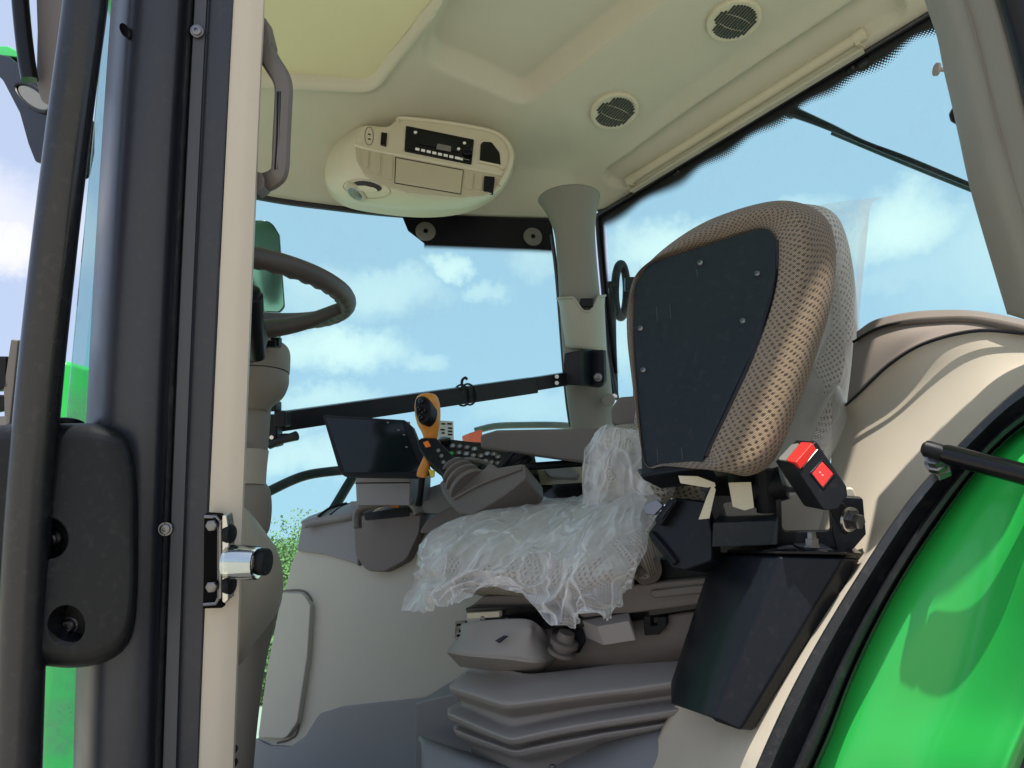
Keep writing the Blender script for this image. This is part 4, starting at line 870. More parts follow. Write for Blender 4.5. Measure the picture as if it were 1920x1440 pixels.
cslab('kick_skirt', rp([(476, 1384, 3), (505, 1398, 6), (545, 1400, 20), (572, 1380, 20), (598, 1338, 20), (640, 1325, 20), (780, 1310), (900, 1290), (900, 1620), (466, 1620)]), .05, -.010, 'bluegrey', bevel=.006)
rows = [[(564, 978, 1.995), (600, 970, 1.985), (640, 966, 1.965), (672, 962, 1.955)], [(585, 966, 2.06), (625, 952, 2.05), (690, 940, 2.0), (760, 930, 1.96)], [(640, 948, 2.16), (690, 935, 2.12), (760, 928, 2.06), (830, 925, 2.0)]]
mk('console_deck', grid(ctrl(rows, 20, 16)), M['bluegrey'], cs, solid=.02)
for dx in (0, 22): mk('deck_vent', [tube([P(597+dx, 968-dx*.08, 1.985), P(620+dx, 952-dx*.1, 2.03), P(650+dx, 944-dx*.1, 2.07)], .004, 12, 6)], M['black'], cs)
# rear shoulder, dark taupe
cslab('console_shoulder', rp([(784, 1000, 6), (800, 975, 12), (850, 948, 20), (900, 930), (985, 905, 10), (1100, 905), (1100, 1050), (900, 1010), (835, 990, 20), (806, 1000, 10)]), .2, -.035, 'taupe', bevel=.01)
cslab('hose_deck', rp([(770, 925, 4), (830, 905, 6), (870, 940, 4), (835, 965, 4), (790, 962, 4)]), .04, -.02, 'bluegrey', bevel=.006)
mk('orange_plug', [rev(cpl.at(742, 946, -.03), unit(rt-.1*up), [(-.012, .008), (.01, .008), (.012, .005)], 16)], M['orange'], cs)
mk('cable', [tube([cpl.at(x, y, -.026) for x, y in ((695, 965), (715, 952), (740, 944), (765, 946), (775, 955))], .003, 30, 6)], M['tape'], cs)
# rear deck right of the joystick
rp_ = Plane(P(980, 880, 1.78), P(1095, 880, 1.66), P(980, 940, 1.72))
mk('rear_deck', slab(rp([(972, 880, 8), (990, 866, 6), (1110, 862), (1110, 960), (975, 960, 4)]), rp_, .12), M['greybeige'], cs, bevel=.008)
mk('storage_slot', slab(rp([(978, 922, 10), (1000, 910, 10), (1110, 903), (1110, 948), (980, 945, 4)]), rp_, .01, -.004), M['gloss'], cs, bevel=.002)
mk('deck_lid', slab(rp([(1018, 872, 5), (1062, 868, 5), (1080, 884, 6), (1078, 896, 6), (1030, 894, 6), (1020, 884, 3)]), rp_, .02, -.012), M['bluegrey'], cs, bevel=.004)

# keypad
kp = thing('keypad', 'dark sloping keypad with rows of round keys below the armrest tip', 'keypad')
kpl = Plane(P(830, 830, 1.86), P(1000, 860, 1.74), P(835, 872, 1.78))
mk('key_panel', slab(rp([(822, 832, 4), (846, 823, 4), (1000, 842, 4), (1010, 890), (920, 890), (842, 878, 6)]), kpl, .05), M['black'], kp, bevel=.004)
for k, (x, y) in enumerate(((849, 837), (862, 838), (876, 840), (890, 843), (846, 852), (861, 850), (875, 852), (888, 855), (902, 856), (914, 852), (926, 853), (934, 858), (910, 866), (922, 868), (934, 870), (950, 862))):
    mk('key', [rev(kpl.at(x, y), facing(kpl), [(0, .0068), (.003, .0068), (.0045, .0055)], 14)], mat('green_key', (.02, .3, .05), .4) if k == 4 else M['bluegrey'] if k % 3 == 0 else M['taupe'], kp)
    if k != 4: mk('key_mark', [obox(kpl.at(x, y, -.005), unit(rt)*.0025, unit(up)*.0005, fw*.0004), obox(kpl.at(x, y-2.2, -.005), unit(rt)*.0012, unit(up)*.0009, fw*.0004)], M['white'], kp, smooth=False)
mk('dial', [rev(kpl.at(834, 832), unit(facing(kpl)+up), [(-.01, .016), (.012, .016), (.014, .012)], 20)], M['gloss'], kp)
mk('chrome_arc', [tube([P(x, y, 1.70) for x, y in ((840, 878), (856, 866), (880, 861), (905, 866), (925, 876), (936, 886))], .0045, 30, 8)], M['greylens'], kp)
for k in range(3): mk('roller_button', [tube([P(872+k*16, 876+k*2, 1.72), P(884+k*16, 872+k*2, 1.73)], .006, None, 10)], M['black'], kp)

# joystick
js = thing('joystick', 'orange joystick with black button face rising from a ribbed boot beside the monitor', 'joystick')
pill([(795, 806, 738, 1.62), (783, 818, 743, 1.61), (778, 824, 756, 1.60), (778, 826, 775, 1.60), (783, 825, 795, 1.60), (791, 822, 810, 1.60), (795, 819, 825, 1.60), (796, 818, 832, 1.60)], M['orange'], 'grip', js, flat=1.0)
pj = Plane(P(780, 770, 1.575), P(806, 770, 1.56), P(790, 740, 1.58))
fc_ = mk('button_face', slab(sp([(779, 748), (792, 742), (803, 750), (807, 768), (803, 785), (793, 795), (784, 790), (778, 770)], 30), pj, .03), M['black'], js, bevel=.004)
for x, y, r in ((791, 752, .0065), (786, 768, .0055), (796, 770, .0055), (790, 783, .006)): mk('thumb_button', [rev(pj.at(x, y), facing(pj), [(0, r), (.004, r), (.006, r*.6)], 14)], M['gloss'], fc_)
pw = Plane(P(790, 830, 1.58), P(850, 870, 1.54), P(820, 820, 1.58))
mk('wrist', slab(rp([(781, 826, 5), (790, 820, 5), (817, 820, 4), (868, 874, 6), (842, 896, 10), (800, 862, 6), (786, 842, 6)]), pw, .045), M['black'], js, bevel=.007)
mk('orange_switch', slab([(793, 829), (802, 826), (808, 836), (798, 839)], pw, .004, -.003), mat('bright_orange', (.85, .2, .02), .4), js, bevel=.001)
for x, y in ((828, 855), (832, 867), (822, 845)): mk('small_key', [rev(pw.at(x, y), facing(pw), [(0, .004), (.0015, .004)], 12)], M['greylens'], js)
a0, a1 = P(850, 878, 1.56), P(878, 912, 1.52)
mk('boot', [rev(a0, a1-a0, [(t_*np.linalg.norm(a1-a0)*1.0, r_) for t_, r_ in ((-.1, .018), (0, .028), (.08, .030), (.16, .022), (.3, .034), (.38, .035), (.45, .026), (.6, .038), (.7, .039), (.78, .03), (.95, .042), (1.1, .042))], 28)], M['taupe'], js)
ph = Plane(P(830, 920, 1.52), P(980, 890, 1.46), P(900, 870, 1.52))
mk('control_housing', slab(rp([(822, 905, 8), (856, 880, 6), (905, 880), (918, 866, 6), (932, 876, 4), (985, 868, 8), (986, 896, 10), (950, 925), (884, 966, 14), (858, 962, 14), (832, 930, 8)]), ph, .09), M['taupe'], js, bevel=.012)
mk('housing_crease', [tube([ph.at(x, y, -.003) for x, y in ((850, 935), (900, 908), (978, 878))], .003, 20, 6)], M['taupe'], js)
lv = thing('throttle_lever', 'short orange-handled lever on a black rod below the joystick', 'lever')
mk('lever_grip', [tube([P(804, 850, 1.58), P(800, 866, 1.58), P(793, 884, 1.58), P(791, 894, 1.58)], [.008, .0105, .0115, .011], 14, 14)], M['orange'], lv)
mk('lever_rod', [tube([P(791, 893, 1.585), P(788, 925, 1.59), P(784, 945, 1.6)], [.0075, .007, .009], 12, 12)], M['black'], lv)
mk('yellow_tag', slab([(803, 880), (815, 882), (814, 893), (808, 895)], pw, .003, .02), M['yellow'], lv)

# armrest
ar = thing('armrest', 'long dark taupe armrest pad pointing at the joystick', 'armrest')
pa = Plane(P(905, 820, 1.62), P(1110, 820, 1.50), P(905, 845, 1.615))
mk('arm_pad', slab(rp([(899, 815, 8), (930, 806, 6), (1150, 802), (1150, 872), (1085, 867, 10), (900, 841, 8)]), pa, .10), M['taupe'], ar, bevel=.012, seg=5)
for q in ((926, 890, 962, 850), (962, 890, 992, 858), (975, 876, 1090, 868)):
    mk('support_strut', [tube([P(q[0], q[1], 1.57), P(q[2], q[3], 1.59)], .008, None, 10)], M['black'], ar)
mk('strut_block', [obox(P(960, 862, 1.6), unit(rt+.6*up)*.03, up*.009, fw*.02)], M['black'], ar, bevel=.003)
bc = thing('marker_lamp', 'orange lamp lens peeking out between keypad and armrest', 'lamp')
mk('lamp_lens', slab(rp([(880, 812, 4), (905, 804, 4), (905, 832), (882, 830, 3)]), axisplane(1, 1.8), .04), M['orangelens'], bc, bevel=.004)
mk('lamp_base', slab(rp([(877, 828), (910, 830), (910, 840), (878, 838)]), axisplane(1, 1.8), .05), M['black'], bc)
mk('far_fender', [tube([P(x, y, 2.75) for x, y in ((890, 808), (930, 799), (990, 797), (1040, 797), (1085, 800))], .012, 30, 8)], M['brown'], cab)

# ================================================================== OPERATOR'S SEAT
os_ = thing('operator_seat', 'operator seat with pale woven cushion, black and grey linkage and taupe pleated suspension bellows', 'seat')
cols = lambda r: [(x, y, d) for x, y, d in r]
R0 = [(885, 985, 1.66), (960, 962, 1.62), (1050, 952, 1.58), (1140, 938, 1.50), (1235, 950, 1.34)]
R1 = [(850, 1010, 1.50), (930, 995, 1.46), (1040, 990, 1.40), (1140, 985, 1.30), (1230, 990, 1.20)]
R2 = [(835, 1040, 1.40), (910, 1045, 1.32), (1010, 1050, 1.26), (1110, 1040, 1.16), (1200, 1035, 1.12)]
R3 = [(840, 1085, 1.38), (900, 1090, 1.30), (990, 1100, 1.24), (1090, 1095, 1.15), (1190, 1080, 1.12)]
R4 = [(870, 1110, 1.46), (920, 1120, 1.40), (1000, 1125, 1.34), (1090, 1125, 1.25), (1190, 1105, 1.20)]
mk('seat_cushion', grid(ctrl([R0, R1, R2, R3, R4], 60, 50)), M['fabric_pale'], os_, solid=.05, angle=80)
# backrest
pbk = Plane(P(1200, 700, 1.37), P(1600, 700, 1.21), P(1200, 400, 1.39))
bo = sp([(1200, 900), (1188, 760), (1205, 560), (1290, 440), (1420, 388), (1510, 384), (1562, 400), (1588, 450), (1603, 540), (1606, 640), (1590, 740), (1560, 850), (1520, 935), (1380, 960)], 90)
cushion('backrest', bo, pbk, [(-.02, .55), (-.015, .85), (.0, .95), (.03, 1.0), (.08, 1.0), (.11, .95), (.12, .8)], M['fabric_pale'], os_)
bol = sp([(1118, 830), (1150, 800), (1200, 795), (1260, 810), (1260, 930), (1200, 950), (1150, 935), (1120, 900)], 50)
cushion('side_bolster', bol, Plane(P(1120, 860, 1.36), P(1240, 860, 1.28), P(1180, 800, 1.36)), [(-.02, .6), (-.012, .88), (.02, 1.0), (.06, 1.0), (.09, .85)], M['fabric_pale'], os_)
pal = Plane(P(1140, 780, 1.42), P(1230, 780, 1.36), P(1140, 750, 1.42))
mk('folded_armrest', slab(rp([(1142, 765, 14), (1158, 745, 8), (1250, 738), (1250, 815), (1176, 810, 8), (1144, 797, 12)]), pal, .08), M['taupe'], os_, bevel=.014, seg=5)
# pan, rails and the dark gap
ps = Plane(P(870, 1140, 1.40), P(1330, 1100, 1.10), P(870, 1170, 1.40))
mk('seat_pan', slab(rp([(868, 1146), (905, 1118, 20), (1060, 1110), (1090, 1104, 10), (1400, 1078), (1400, 1122), (1130, 1158, 10), (1092, 1160, 10), (1040, 1138, 10), (880, 1146)]), ps, .25), M['taupe'], os_, bevel=.008)
mk('pan_step', slab(rp([(1215, 1108, 8), (1400, 1088), (1400, 1104), (1225, 1122, 6)]), ps, .02, -.008), M['taupe'], os_, bevel=.004)
mk('gap_shade', slab([(1050, 1060), (1400, 1040), (1400, 1085), (1050, 1112)], ps, .2, .02), M['black'], os_)  # black slab stands in for the shade in the gap above the pan
mk('grommet', [rev(P(1215, 1068, 1.16), -fw+rt*.3, [(-.02, .022), (0, .024), (.01, .018)], 20)], M['taupe'], os_)
p2 = Plane(P(870, 1200, 1.36), P(1300, 1180, 1.12), P(870, 1240, 1.36))
mk('slide_rail', [slab([(872, 1140), (1060, 1134), (1090, 1160), (1330, 1122), (1330, 1140), (1090, 1176), (1020, 1180), (985, 1160), (876, 1155)], p2, .15, .005)], M['gloss'], os_, bevel=.002)
mk('rail_plate', slab([(876, 1150), (936, 1147), (936, 1157), (876, 1160)], p2, .02, -.004), M['consoletan'], os_)
for x, y in ((905, 1157), (950, 1160), (962, 1178)): bolt('bolt', x, y+3, 1.30, 4, -fw, os_)
rows = [[(866, 1186, 1.40), (872, 1168, 1.36), (975, 1160, 1.27), (1010, 1172, 1.27), (1030, 1198, 1.30)],
        [(860, 1196, 1.38), (878, 1182, 1.335), (982, 1178, 1.25), (1005, 1190, 1.26), (1034, 1212, 1.30)],
        [(838, 1220, 1.34), (880, 1226, 1.28), (950, 1232, 1.24), (1010, 1238, 1.235), (1048, 1222, 1.30)]]
mk('front_cover', grid(ctrl(rows, 30, 20, linv=True)), M['bellows'], os_, solid=.006, angle=30)
mk('cover_slot', slab([(928, 1201), (945, 1191), (951, 1192), (934, 1205)], Plane(P(900, 1200, 1.28), P(960, 1205, 1.235), P(940, 1225, 1.24)), .004, -.004), M['gloss'], os_)
rows = [[(838, 1220, 1.34), (880, 1226, 1.28), (950, 1232, 1.24), (1010, 1238, 1.235), (1048, 1222, 1.30)], [(838, 1224, 1.34), (880, 1231, 1.28), (950, 1237, 1.24), (1010, 1243, 1.235), (1048, 1228, 1.30)], [(862, 1250, 1.44), (890, 1254, 1.38), (950, 1262, 1.34), (1010, 1262, 1.33), (1048, 1245, 1.36)]]
mk('cover_lip', grid(ctrl(rows, 30, 12, linv=True)), M['bellows'], os_, angle=30)
mk('side_plate', slab([(854, 1165), (872, 1163), (870, 1195), (852, 1198)], Plane(P(850, 1180, 1.42), P(872, 1180, 1.40), P(860, 1160, 1.42)), .006), M['metal'], os_)
mk('side_plate', [slab([(x, y), (x+5, y-1), (x+5, y+4), (x, y+5)], Plane(P(850, 1180, 1.42), P(872, 1180, 1.40), P(860, 1160, 1.42)), .003, -.004) for x, y in ((856, 1170), (860, 1181), (856, 1190))], M['gloss'], os_)
rows = [[(1000, 1182, 1.31), (1060, 1176, 1.28), (1150, 1170, 1.22), (1240, 1155, 1.17), (1360, 1138, 1.12)], [(1000, 1235, 1.31), (1060, 1230, 1.28), (1150, 1222, 1.22), (1240, 1212, 1.17), (1360, 1200, 1.12)], [(950, 1262, 1.35), (1060, 1262, 1.30), (1150, 1252, 1.24), (1240, 1240, 1.19), (1360, 1225, 1.14)], [(950, 1275, 1.36), (1060, 1272, 1.31), (1150, 1262, 1.26), (1240, 1250, 1.22), (1360, 1235, 1.16)]]
mk('upper_shroud', grid(ctrl(rows, 40, 30)), M['taupe'], os_, solid=.005)
kn = mk('adjuster_knob', [rev(P(1056, 1212, 1.235), up+.25*rt-.1*fw, [(-.014, .018), (-.012, .023), (-.006, .023), (-.005, .017), (.002, .017), (.003, .023), (.010, .023), (.012, .015), (.024, .013)], 26)], M['taupe'], os_)
mk('knob_housing', slab(rp([(1034, 1180, 3), (1092, 1176, 8), (1098, 1200, 6), (1080, 1222, 6), (1040, 1226, 4)]), Plane(P(1040, 1200, 1.27), P(1095, 1200, 1.25), P(1060, 1180, 1.27)), .02), M['black'], os_, bevel=.003)
pl_ = Plane(P(1098, 1185, 1.235), P(1195, 1175, 1.17), P(1140, 1170, 1.235))
mk('height_paddle', slab(rp([(1098, 1176, 6), (1160, 1170, 4), (1192, 1184, 8), (1194, 1200, 5), (1132, 1210, 8), (1100, 1196, 5)]), pl_, .03, -.01), M['bellows'], os_, bevel=.005)
for x, y in ((1130, 1187), (1162, 1184)):
    mk('paddle_symbol', [tube([pl_.at(x-5, y+2, -.0115), pl_.at(x+1, y-3, -.0115), pl_.at(x+4, y+2, -.0115)], .0005, None, 5), tube([pl_.at(x, y-4, -.0115), pl_.at(x+1, y+4, -.0115)], .0005, None, 5)], M['white'], os_)
mk('cable_bracket', [slab(rp([(1206, 1156, 2), (1220, 1155), (1220, 1174), (1232, 1172), (1232, 1158), (1248, 1156, 3), (1250, 1172, 3), (1236, 1190, 3), (1208, 1192, 3)]), Plane(P(1206, 1160, 1.165), P(1250, 1160, 1.15), P(1206, 1190, 1.165)), .02)], M['black'], os_, bevel=.002)
# pleats
def ro(*q): return list(q)
# columns: far left, left corner, front corner (tripled to stay tight), right, far right
def prow(l0, l1, c, r1, r2, cc=None):
    return [l0, l1, c, r1, r2]
pleat = [prow((888, 1236, 1.52), (884, 1246, 1.42), (985, 1262, 1.28), (1200, 1242, 1.22), (1360, 1222, 1.17)),
         prow((878, 1254, 1.50), (882, 1256, 1.41), (990, 1270, 1.265), (1200, 1250, 1.205), (1360, 1230, 1.16)),
         prow((842, 1284, 1.50), (842, 1289, 1.38), (946, 1318, 1.21), (1190, 1294, 1.14), (1360, 1264, 1.09)),
         prow((843, 1296, 1.50), (846, 1300, 1.385), (950, 1330, 1.215), (1190, 1304, 1.145), (1360, 1274, 1.095)),
         prow((872, 1306, 1.52), (868, 1316, 1.42), (962, 1345, 1.265), (1190, 1316, 1.19), (1360, 1284, 1.14)),
         prow((864, 1316, 1.52), (866, 1326, 1.41), (962, 1364, 1.26), (1185, 1324, 1.185), (1360, 1290, 1.14)),
         prow((838, 1328, 1.50), (838, 1337, 1.38), (958, 1387, 1.20), (1160, 1346, 1.14), (1360, 1308, 1.09)),
         prow((842, 1340, 1.50), (843, 1349, 1.385), (964, 1400, 1.205), (1155, 1357, 1.145), (1360, 1320, 1.095)),
         prow((868, 1350, 1.52), (862, 1358, 1.42), (968, 1402, 1.245), (1145, 1362, 1.18), (1360, 1328, 1.13)),
         prow((850, 1362, 1.50), (851, 1368, 1.385), (966, 1412, 1.215), (1125, 1372, 1.155), (1360, 1336, 1.11)),
         prow((852, 1372, 1.50), (856, 1379, 1.39), (972, 1423, 1.22), (1125, 1382, 1.16), (1360, 1346, 1.115)),
         prow((880, 1384, 1.54), (880, 1394, 1.44), (984, 1432, 1.28), (1130, 1392, 1.22), (1360, 1356, 1.17)),
         prow((880, 1420, 1.56), (890, 1440, 1.48), (984, 1480, 1.30), (1130, 1440, 1.24), (1360, 1400, 1.19))]
rows3 = []
for r_ in pleat:
    q = [P(*c_) for c_ in r_]
    a_ = q[1]*.82+q[2]*.18; b_ = q[2]*.90+q[3]*.10; lc = q[2]*.90+q[1]*.10
    pts = np.concatenate([lin([q[0], q[1]], 8)[:-1], lin([q[1], lc], 24)[:-1], [(1-s)**2*lc+2*s*(1-s)*q[2]+s*s*b_ for s in np.linspace(0, 1, 10)][:-1], lin([b_, q[3]], 24)[:-1], lin([q[3], q[4]], 16)])
    # ends of the pleats sag a little
    rows3.append(pts)
rows3 = arr(rows3); k = len(rows3); fin_ = []
for i in range(k-1):
    for s in np.linspace(0, 1, 9)[:-1]: fin_.append(rows3[i]*(1-s)+rows3[i+1]*s)
fin_.append(rows3[-1]); fin_ = arr(fin_)
for _ in range(3): fin_[1:-1] = fin_[1:-1]*.5+(fin_[:-2]+fin_[2:])*.25
xx = np.linspace(0, 1, fin_.shape[1])[None, :]; fin_ = fin_+up*(.004*np.sin(xx*9+np.arange(len(fin_))[:, None]*.05)*xx)[..., None]
mk('suspension_bellows', grid(fin_), M['bellows'], os_, solid=.004, angle=80)
bs = struct(mk('seat_plinth', [extr([P(778, 1318, 1.75), P(1270, 1300, 1.28), P(1270, 1600, 1.28), P(775, 1600, 1.75)], fw*.3+rt*.1)], M['taupe']), 'structure') if False else mk('seat_plinth', slab(rp([(778, 1318, 4), (850, 1300, 20), (900, 1330), (1300, 1300), (1300, 1640), (775, 1640)]), Plane(P(780, 1400, 1.62), P(1270, 1400, 1.34), P(780, 1440, 1.62)), .25), M['bluegrey'], os_, bevel=.01)
pfl = ctrl([[(785, 1380, 1.56), (880, 1410, 1.46), (985, 1432, 1.36), (1060, 1395, 1.32), (1180, 1360, 1.26), (1300, 1330, 1.2)], [(790, 1400, 1.44), (880, 1440, 1.36), (1000, 1470, 1.26), (1080, 1440, 1.22), (1180, 1400, 1.16), (1300, 1380, 1.1)], [(790, 1600, 1.36), (880, 1640, 1.28), (1000, 1640, 1.18), (1080, 1640, 1.14), (1180, 1640, 1.08), (1300, 1640, 1.0)]], 50, 20)
mk('carpeted_base', grid(pfl), M['bluegrey'], os_, solid=.01)
bolt('bolt', 1036, 1440, 1.22, 6, -fw, os_)

# plastic film
R = [[(900, 962, 1.64), (950, 945, 1.62), (1010, 941, 1.60), (1075, 940, 1.56), (1130, 920, 1.50), (1185, 915, 1.40), (1240, 925, 1.28)],
     [(852, 985, 1.48), (915, 970, 1.45), (985, 972, 1.42), (1060, 968, 1.37), (1130, 952, 1.30), (1190, 945, 1.21), (1238, 962, 1.16)],
     [(812, 1012, 1.38), (868, 1012, 1.31), (940, 1015, 1.27), (1020, 1022, 1.22), (1100, 1010, 1.14), (1160, 1000, 1.09), (1212, 1005, 1.09)],
     [(800, 1045, 1.34), (842, 1052, 1.25), (905, 1055, 1.20), (990, 1062, 1.155), (1080, 1058, 1.09), (1145, 1050, 1.05), (1190, 1048, 1.07)],
     [(803, 1080, 1.33), (835, 1095, 1.22), (895, 1090, 1.17), (975, 1095, 1.13), (1065, 1100, 1.06), (1125, 1085, 1.03), (1165, 1082, 1.06)],
     [(792, 1112, 1.325), (826, 1122, 1.21), (885, 1112, 1.16), (965, 1108, 1.125), (1062, 1128, 1.05), (1108, 1112, 1.03), (1138, 1102, 1.06)],
     [(784, 1141, 1.32), (822, 1138, 1.20), (878, 1134, 1.15), (955, 1112, 1.12), (1086, 1156, 1.04), (1100, 1132, 1.03), (1118, 1118, 1.06)]]
Gf = ctrl(R, 300, 200); nrm = normals(Gf); 
if (nrm[100, 150] @ fw) > 0: nrm = -nrm
u_, v_ = np.meshgrid(np.linspace(0, 1, 300), np.linspace(0, 1, 200))
q3 = np.stack([u_*5+v_*1.5, v_*2.2-u_*1.3, 0*u_+3.1], -1); wrp = np.stack([vnoise(q3*1.3+7), vnoise(q3*1.3+19), 0*u_], -1)
big = ridged(q3*1.15+wrp*1.6, 2, 3); med = ridged(q3*np.array([2.2, 1.5, 1])+wrp*2.0, 2, 11); fine = ridged(q3*8+wrp*3, 2, 5)
amp = .35+.65*np.clip(v_*1.6, 0, 1)
Gf = Gf+nrm*((big**1.6)*.026+(med**2.5)*.010)[..., None]*amp[..., None]
jag = ridged(np.stack([u_*14, 0*u_, 0*u_], -1), 2, 9)
Gf += -up*(jag*.012*np.clip((v_-.85)/.15, 0, 1))[..., None]
flm = mk('seat_film', grid(Gf), M['film'], angle=180); tag(flm, 'crumpled clear plastic film draped over the seat cushion, its torn hem hanging down', 'plastic film')
rows = [[(1495, 392, 1.20), (1530, 386, 1.17), (1575, 378, 1.155), (1612, 374, 1.15), (1653, 369, 1.16)],
        [(1510, 420, 1.19), (1550, 416, 1.165), (1590, 410, 1.15), (1610, 402, 1.145), (1632, 388, 1.155)],
        [(1530, 480, 1.18), (1560, 470, 1.155), (1590, 460, 1.145), (1608, 452, 1.14), (1626, 445, 1.15)],
        [(1540, 600, 1.17), (1560, 595, 1.145), (1585, 590, 1.135), (1600, 585, 1.13), (1612, 580, 1.14)],
        [(1520, 700, 1.16), (1545, 700, 1.135), (1570, 700, 1.12), (1590, 698, 1.12), (1603, 690, 1.13)],
        [(1480, 790, 1.15), (1510, 790, 1.12), (1540, 785, 1.105), (1566, 778, 1.10), (1588, 760, 1.12)],
        [(1450, 860, 1.12), (1475, 870, 1.08), (1510, 870, 1.07), (1540, 860, 1.07), (1570, 830, 1.10)],
        [(1448, 905, 1.11), (1465, 925, 1.07), (1490, 930, 1.06), (1515, 915, 1.06), (1545, 880, 1.09)]]
Gb = ctrl(rows, 110, 200); nb = normals(Gb); nb = -nb if nb[80, 50] @ fw > 0 else nb
u_, v_ = np.meshgrid(np.linspace(0, 1, 110), np.linspace(0, 1, 200)); q3 = np.stack([u_*2.2+v_*2, v_*6-u_*1.5, 0*u_], -1)
Gb += nb*((ridged(q3, 1, 21)**2)*.006*np.clip(v_*1.5, .25, 1))[..., None]
fb = mk('backrest_film', grid(Gb), M['film2'], angle=180); tag(fb, 'smooth clear plastic film over the right side of the backrest, one corner sticking up', 'plastic film')
rows = [[(1112, 822, 1.30), (1135, 800, 1.28), (1165, 805, 1.26), (1215, 812, 1.22)], [(1098, 860, 1.29), (1125, 850, 1.26), (1160, 850, 1.23), (1215, 850, 1.20)], [(1096, 905, 1.29), (1120, 905, 1.25), (1160, 900, 1.22), (1220, 895, 1.18)], [(1094, 945, 1.33), (1120, 945, 1.28), (1165, 930, 1.24), (1230, 925, 1.18)]]
Gc = ctrl(rows, 90, 90); nc = normals(Gc); nc = -nc if nc[40, 40] @ fw > 0 else nc
u_, v_ = np.meshgrid(np.linspace(0, 1, 90), np.linspace(0, 1, 90)); q3 = np.stack([u_*3+v_, v_*2-u_*2, 0*u_], -1); Gc += nc*((ridged(q3, 2, 31)**2)*.008)[..., None]
fc2 = mk('bolster_film', grid(Gc), M['film'], angle=180); tag(fc2, 'wrinkled clear plastic film over the seat side bolster, left of the blue-black back plate', 'plastic film')

# ================================================================== FOLDED INSTRUCTOR SEAT PAD
ins = thing('instructor_seat', 'folded instructor seat pad with tan woven edge and blue-black screwed back plate', 'folding seat')
pi_ = Plane(P(1200, 560, 1.15), P(1440, 470, 1.03), P(1260, 880, .985))
plate_px = rp([(1190, 536, 30), (1216, 494, 40), (1434, 424, 26), (1455, 446, 26), (1453, 520, 120), (1418, 640, 200), (1320, 850, 4), (1316, 876, 4), (1203, 893, 4), (1200, 800, 100), (1188, 640, 200)], 8)
mk('back_plate', slab(plate_px, pi_, .006, -.010), M['plate'], ins, bevel=.002)
pc0 = arr([1320, 660])
inner = [(1188, 545), (1212, 496), (1290, 462), (1370, 436), (1432, 421), (1458, 442), (1456, 515), (1438, 590), (1404, 680), (1364, 765), (1330, 835), (1322, 862), (1290, 862), (1240, 870), (1210, 872), (1199, 800), (1190, 690), (1186, 610)]
mid_ = [(1178, 566), (1196, 510), (1262, 462), (1350, 414), (1450, 390), (1508, 418), (1512, 510), (1492, 590), (1458, 680), (1418, 765), (1382, 840), (1350, 878), (1318, 880), (1250, 874), (1212, 872), (1196, 800), (1184, 700), (1176, 620)]
outr = [(1178, 570), (1197, 516), (1258, 456), (1345, 406), (1462, 376), (1540, 400), (1566, 462), (1560, 560), (1532, 660), (1496, 760), (1452, 860), (1404, 892), (1352, 880), (1260, 870), (1214, 868), (1197, 800), (1184, 705), (1176, 630)]
def rg(px, off, n=200): q = resample(cr(arr(px), 400, True), n, True) if False else cr(arr(px), n, True); return [pi_.at(x, y, off) for x, y in q]
Rr = [rg([tuple(arr(b_)*.93+arr((1325, 655))*.07) for b_ in inner], .012), rg([tuple(arr(b_)*.975+arr((1325, 655))*.025) for b_ in inner], -.003), rg([tuple(.5*arr(a_)+.5*arr(b_)) for a_, b_ in zip(inner, mid_)], -.013), rg(mid_, -.012), rg([tuple(.35*arr(a_)+.65*arr(b_)) for a_, b_ in zip(mid_, outr)], .004), rg(outr, .038), rg([tuple(arr(b_)*.97+pc0*.03) for b_ in outr], .07), rg([tuple(arr(b_)*.85+pc0*.15) for b_ in outr], .085)]
Gp = np.array([cr([r_[i] for r_ in Rr], 60) for i in range(200)]).transpose(1, 0, 2)
np_ = normals(Gp); cc_ = Gp.mean((0, 1)); 
if ((Gp-cc_)*np_).sum() < 0: np_ = -np_
V, F, U = grid(Gp, closed_u=True)
# uv along the ring and across it, metric
per = np.concatenate([[0], np.cumsum(np.linalg.norm(np.diff(Gp[25], axis=0), axis=1))])
acr = np.concatenate([[0], np.cumsum(np.linalg.norm(np.diff(Gp[:, 80], axis=0), axis=1))])
U = np.stack(np.meshgrid(per, acr), -1).reshape(-1, 2)
mk('pad', (V, [list(f) for f in F], U), M['fabric'], ins, angle=180)
for x, y in ((1313, 493), (1420, 513), (1393, 602), (1201, 616), (1206, 694)): 
    pq = pi_.at(x, y, -.0105); r_ = 6.2*(pq @ fw)/FPX
    mk('screw', [rev(pq, facing(pi_), [(0, r_), (r_*.3, r_*.9), (r_*.55, r_*.6), (r_*.55, r_*.3), (r_*.25, r_*.28)], 16)], M['darkmetal'], ins)
for x, y, h_ in ((1231, 590, 28), (1256, 585, 24), (1232, 855, 26), (1278, 850, 22), (1306, 512, 14)):
    mk('plate_scratch', [tube([pi_.at(x, y-h_/2, -.0102), pi_.at(x+2, y+h_/2, -.0102)], .0006, None, 5)], M['greystrip'], ins)
pl2 = Plane(P(1200, 893, .985), P(1330, 870, .93), P(1240, 915, .96))
mk('plate_lip', [extr([pi_.at(1200, 890, -.012), pi_.at(1318, 872, -.012), pi_.at(1330, 868, .02), P(1350, 905, .99), P(1240, 917, 1.0), P(1206, 900, 1.01)], fw*.03+up*.004)], M['blacksatin'], ins, bevel=.003)
mk('plate_edge', [tube([pi_.at(x, y, -.006) for x, y in ((1455, 452), (1454, 520), (1438, 590), (1404, 684), (1360, 780), (1323, 856))], .0035, 40, 8)], M['gloss'], ins)
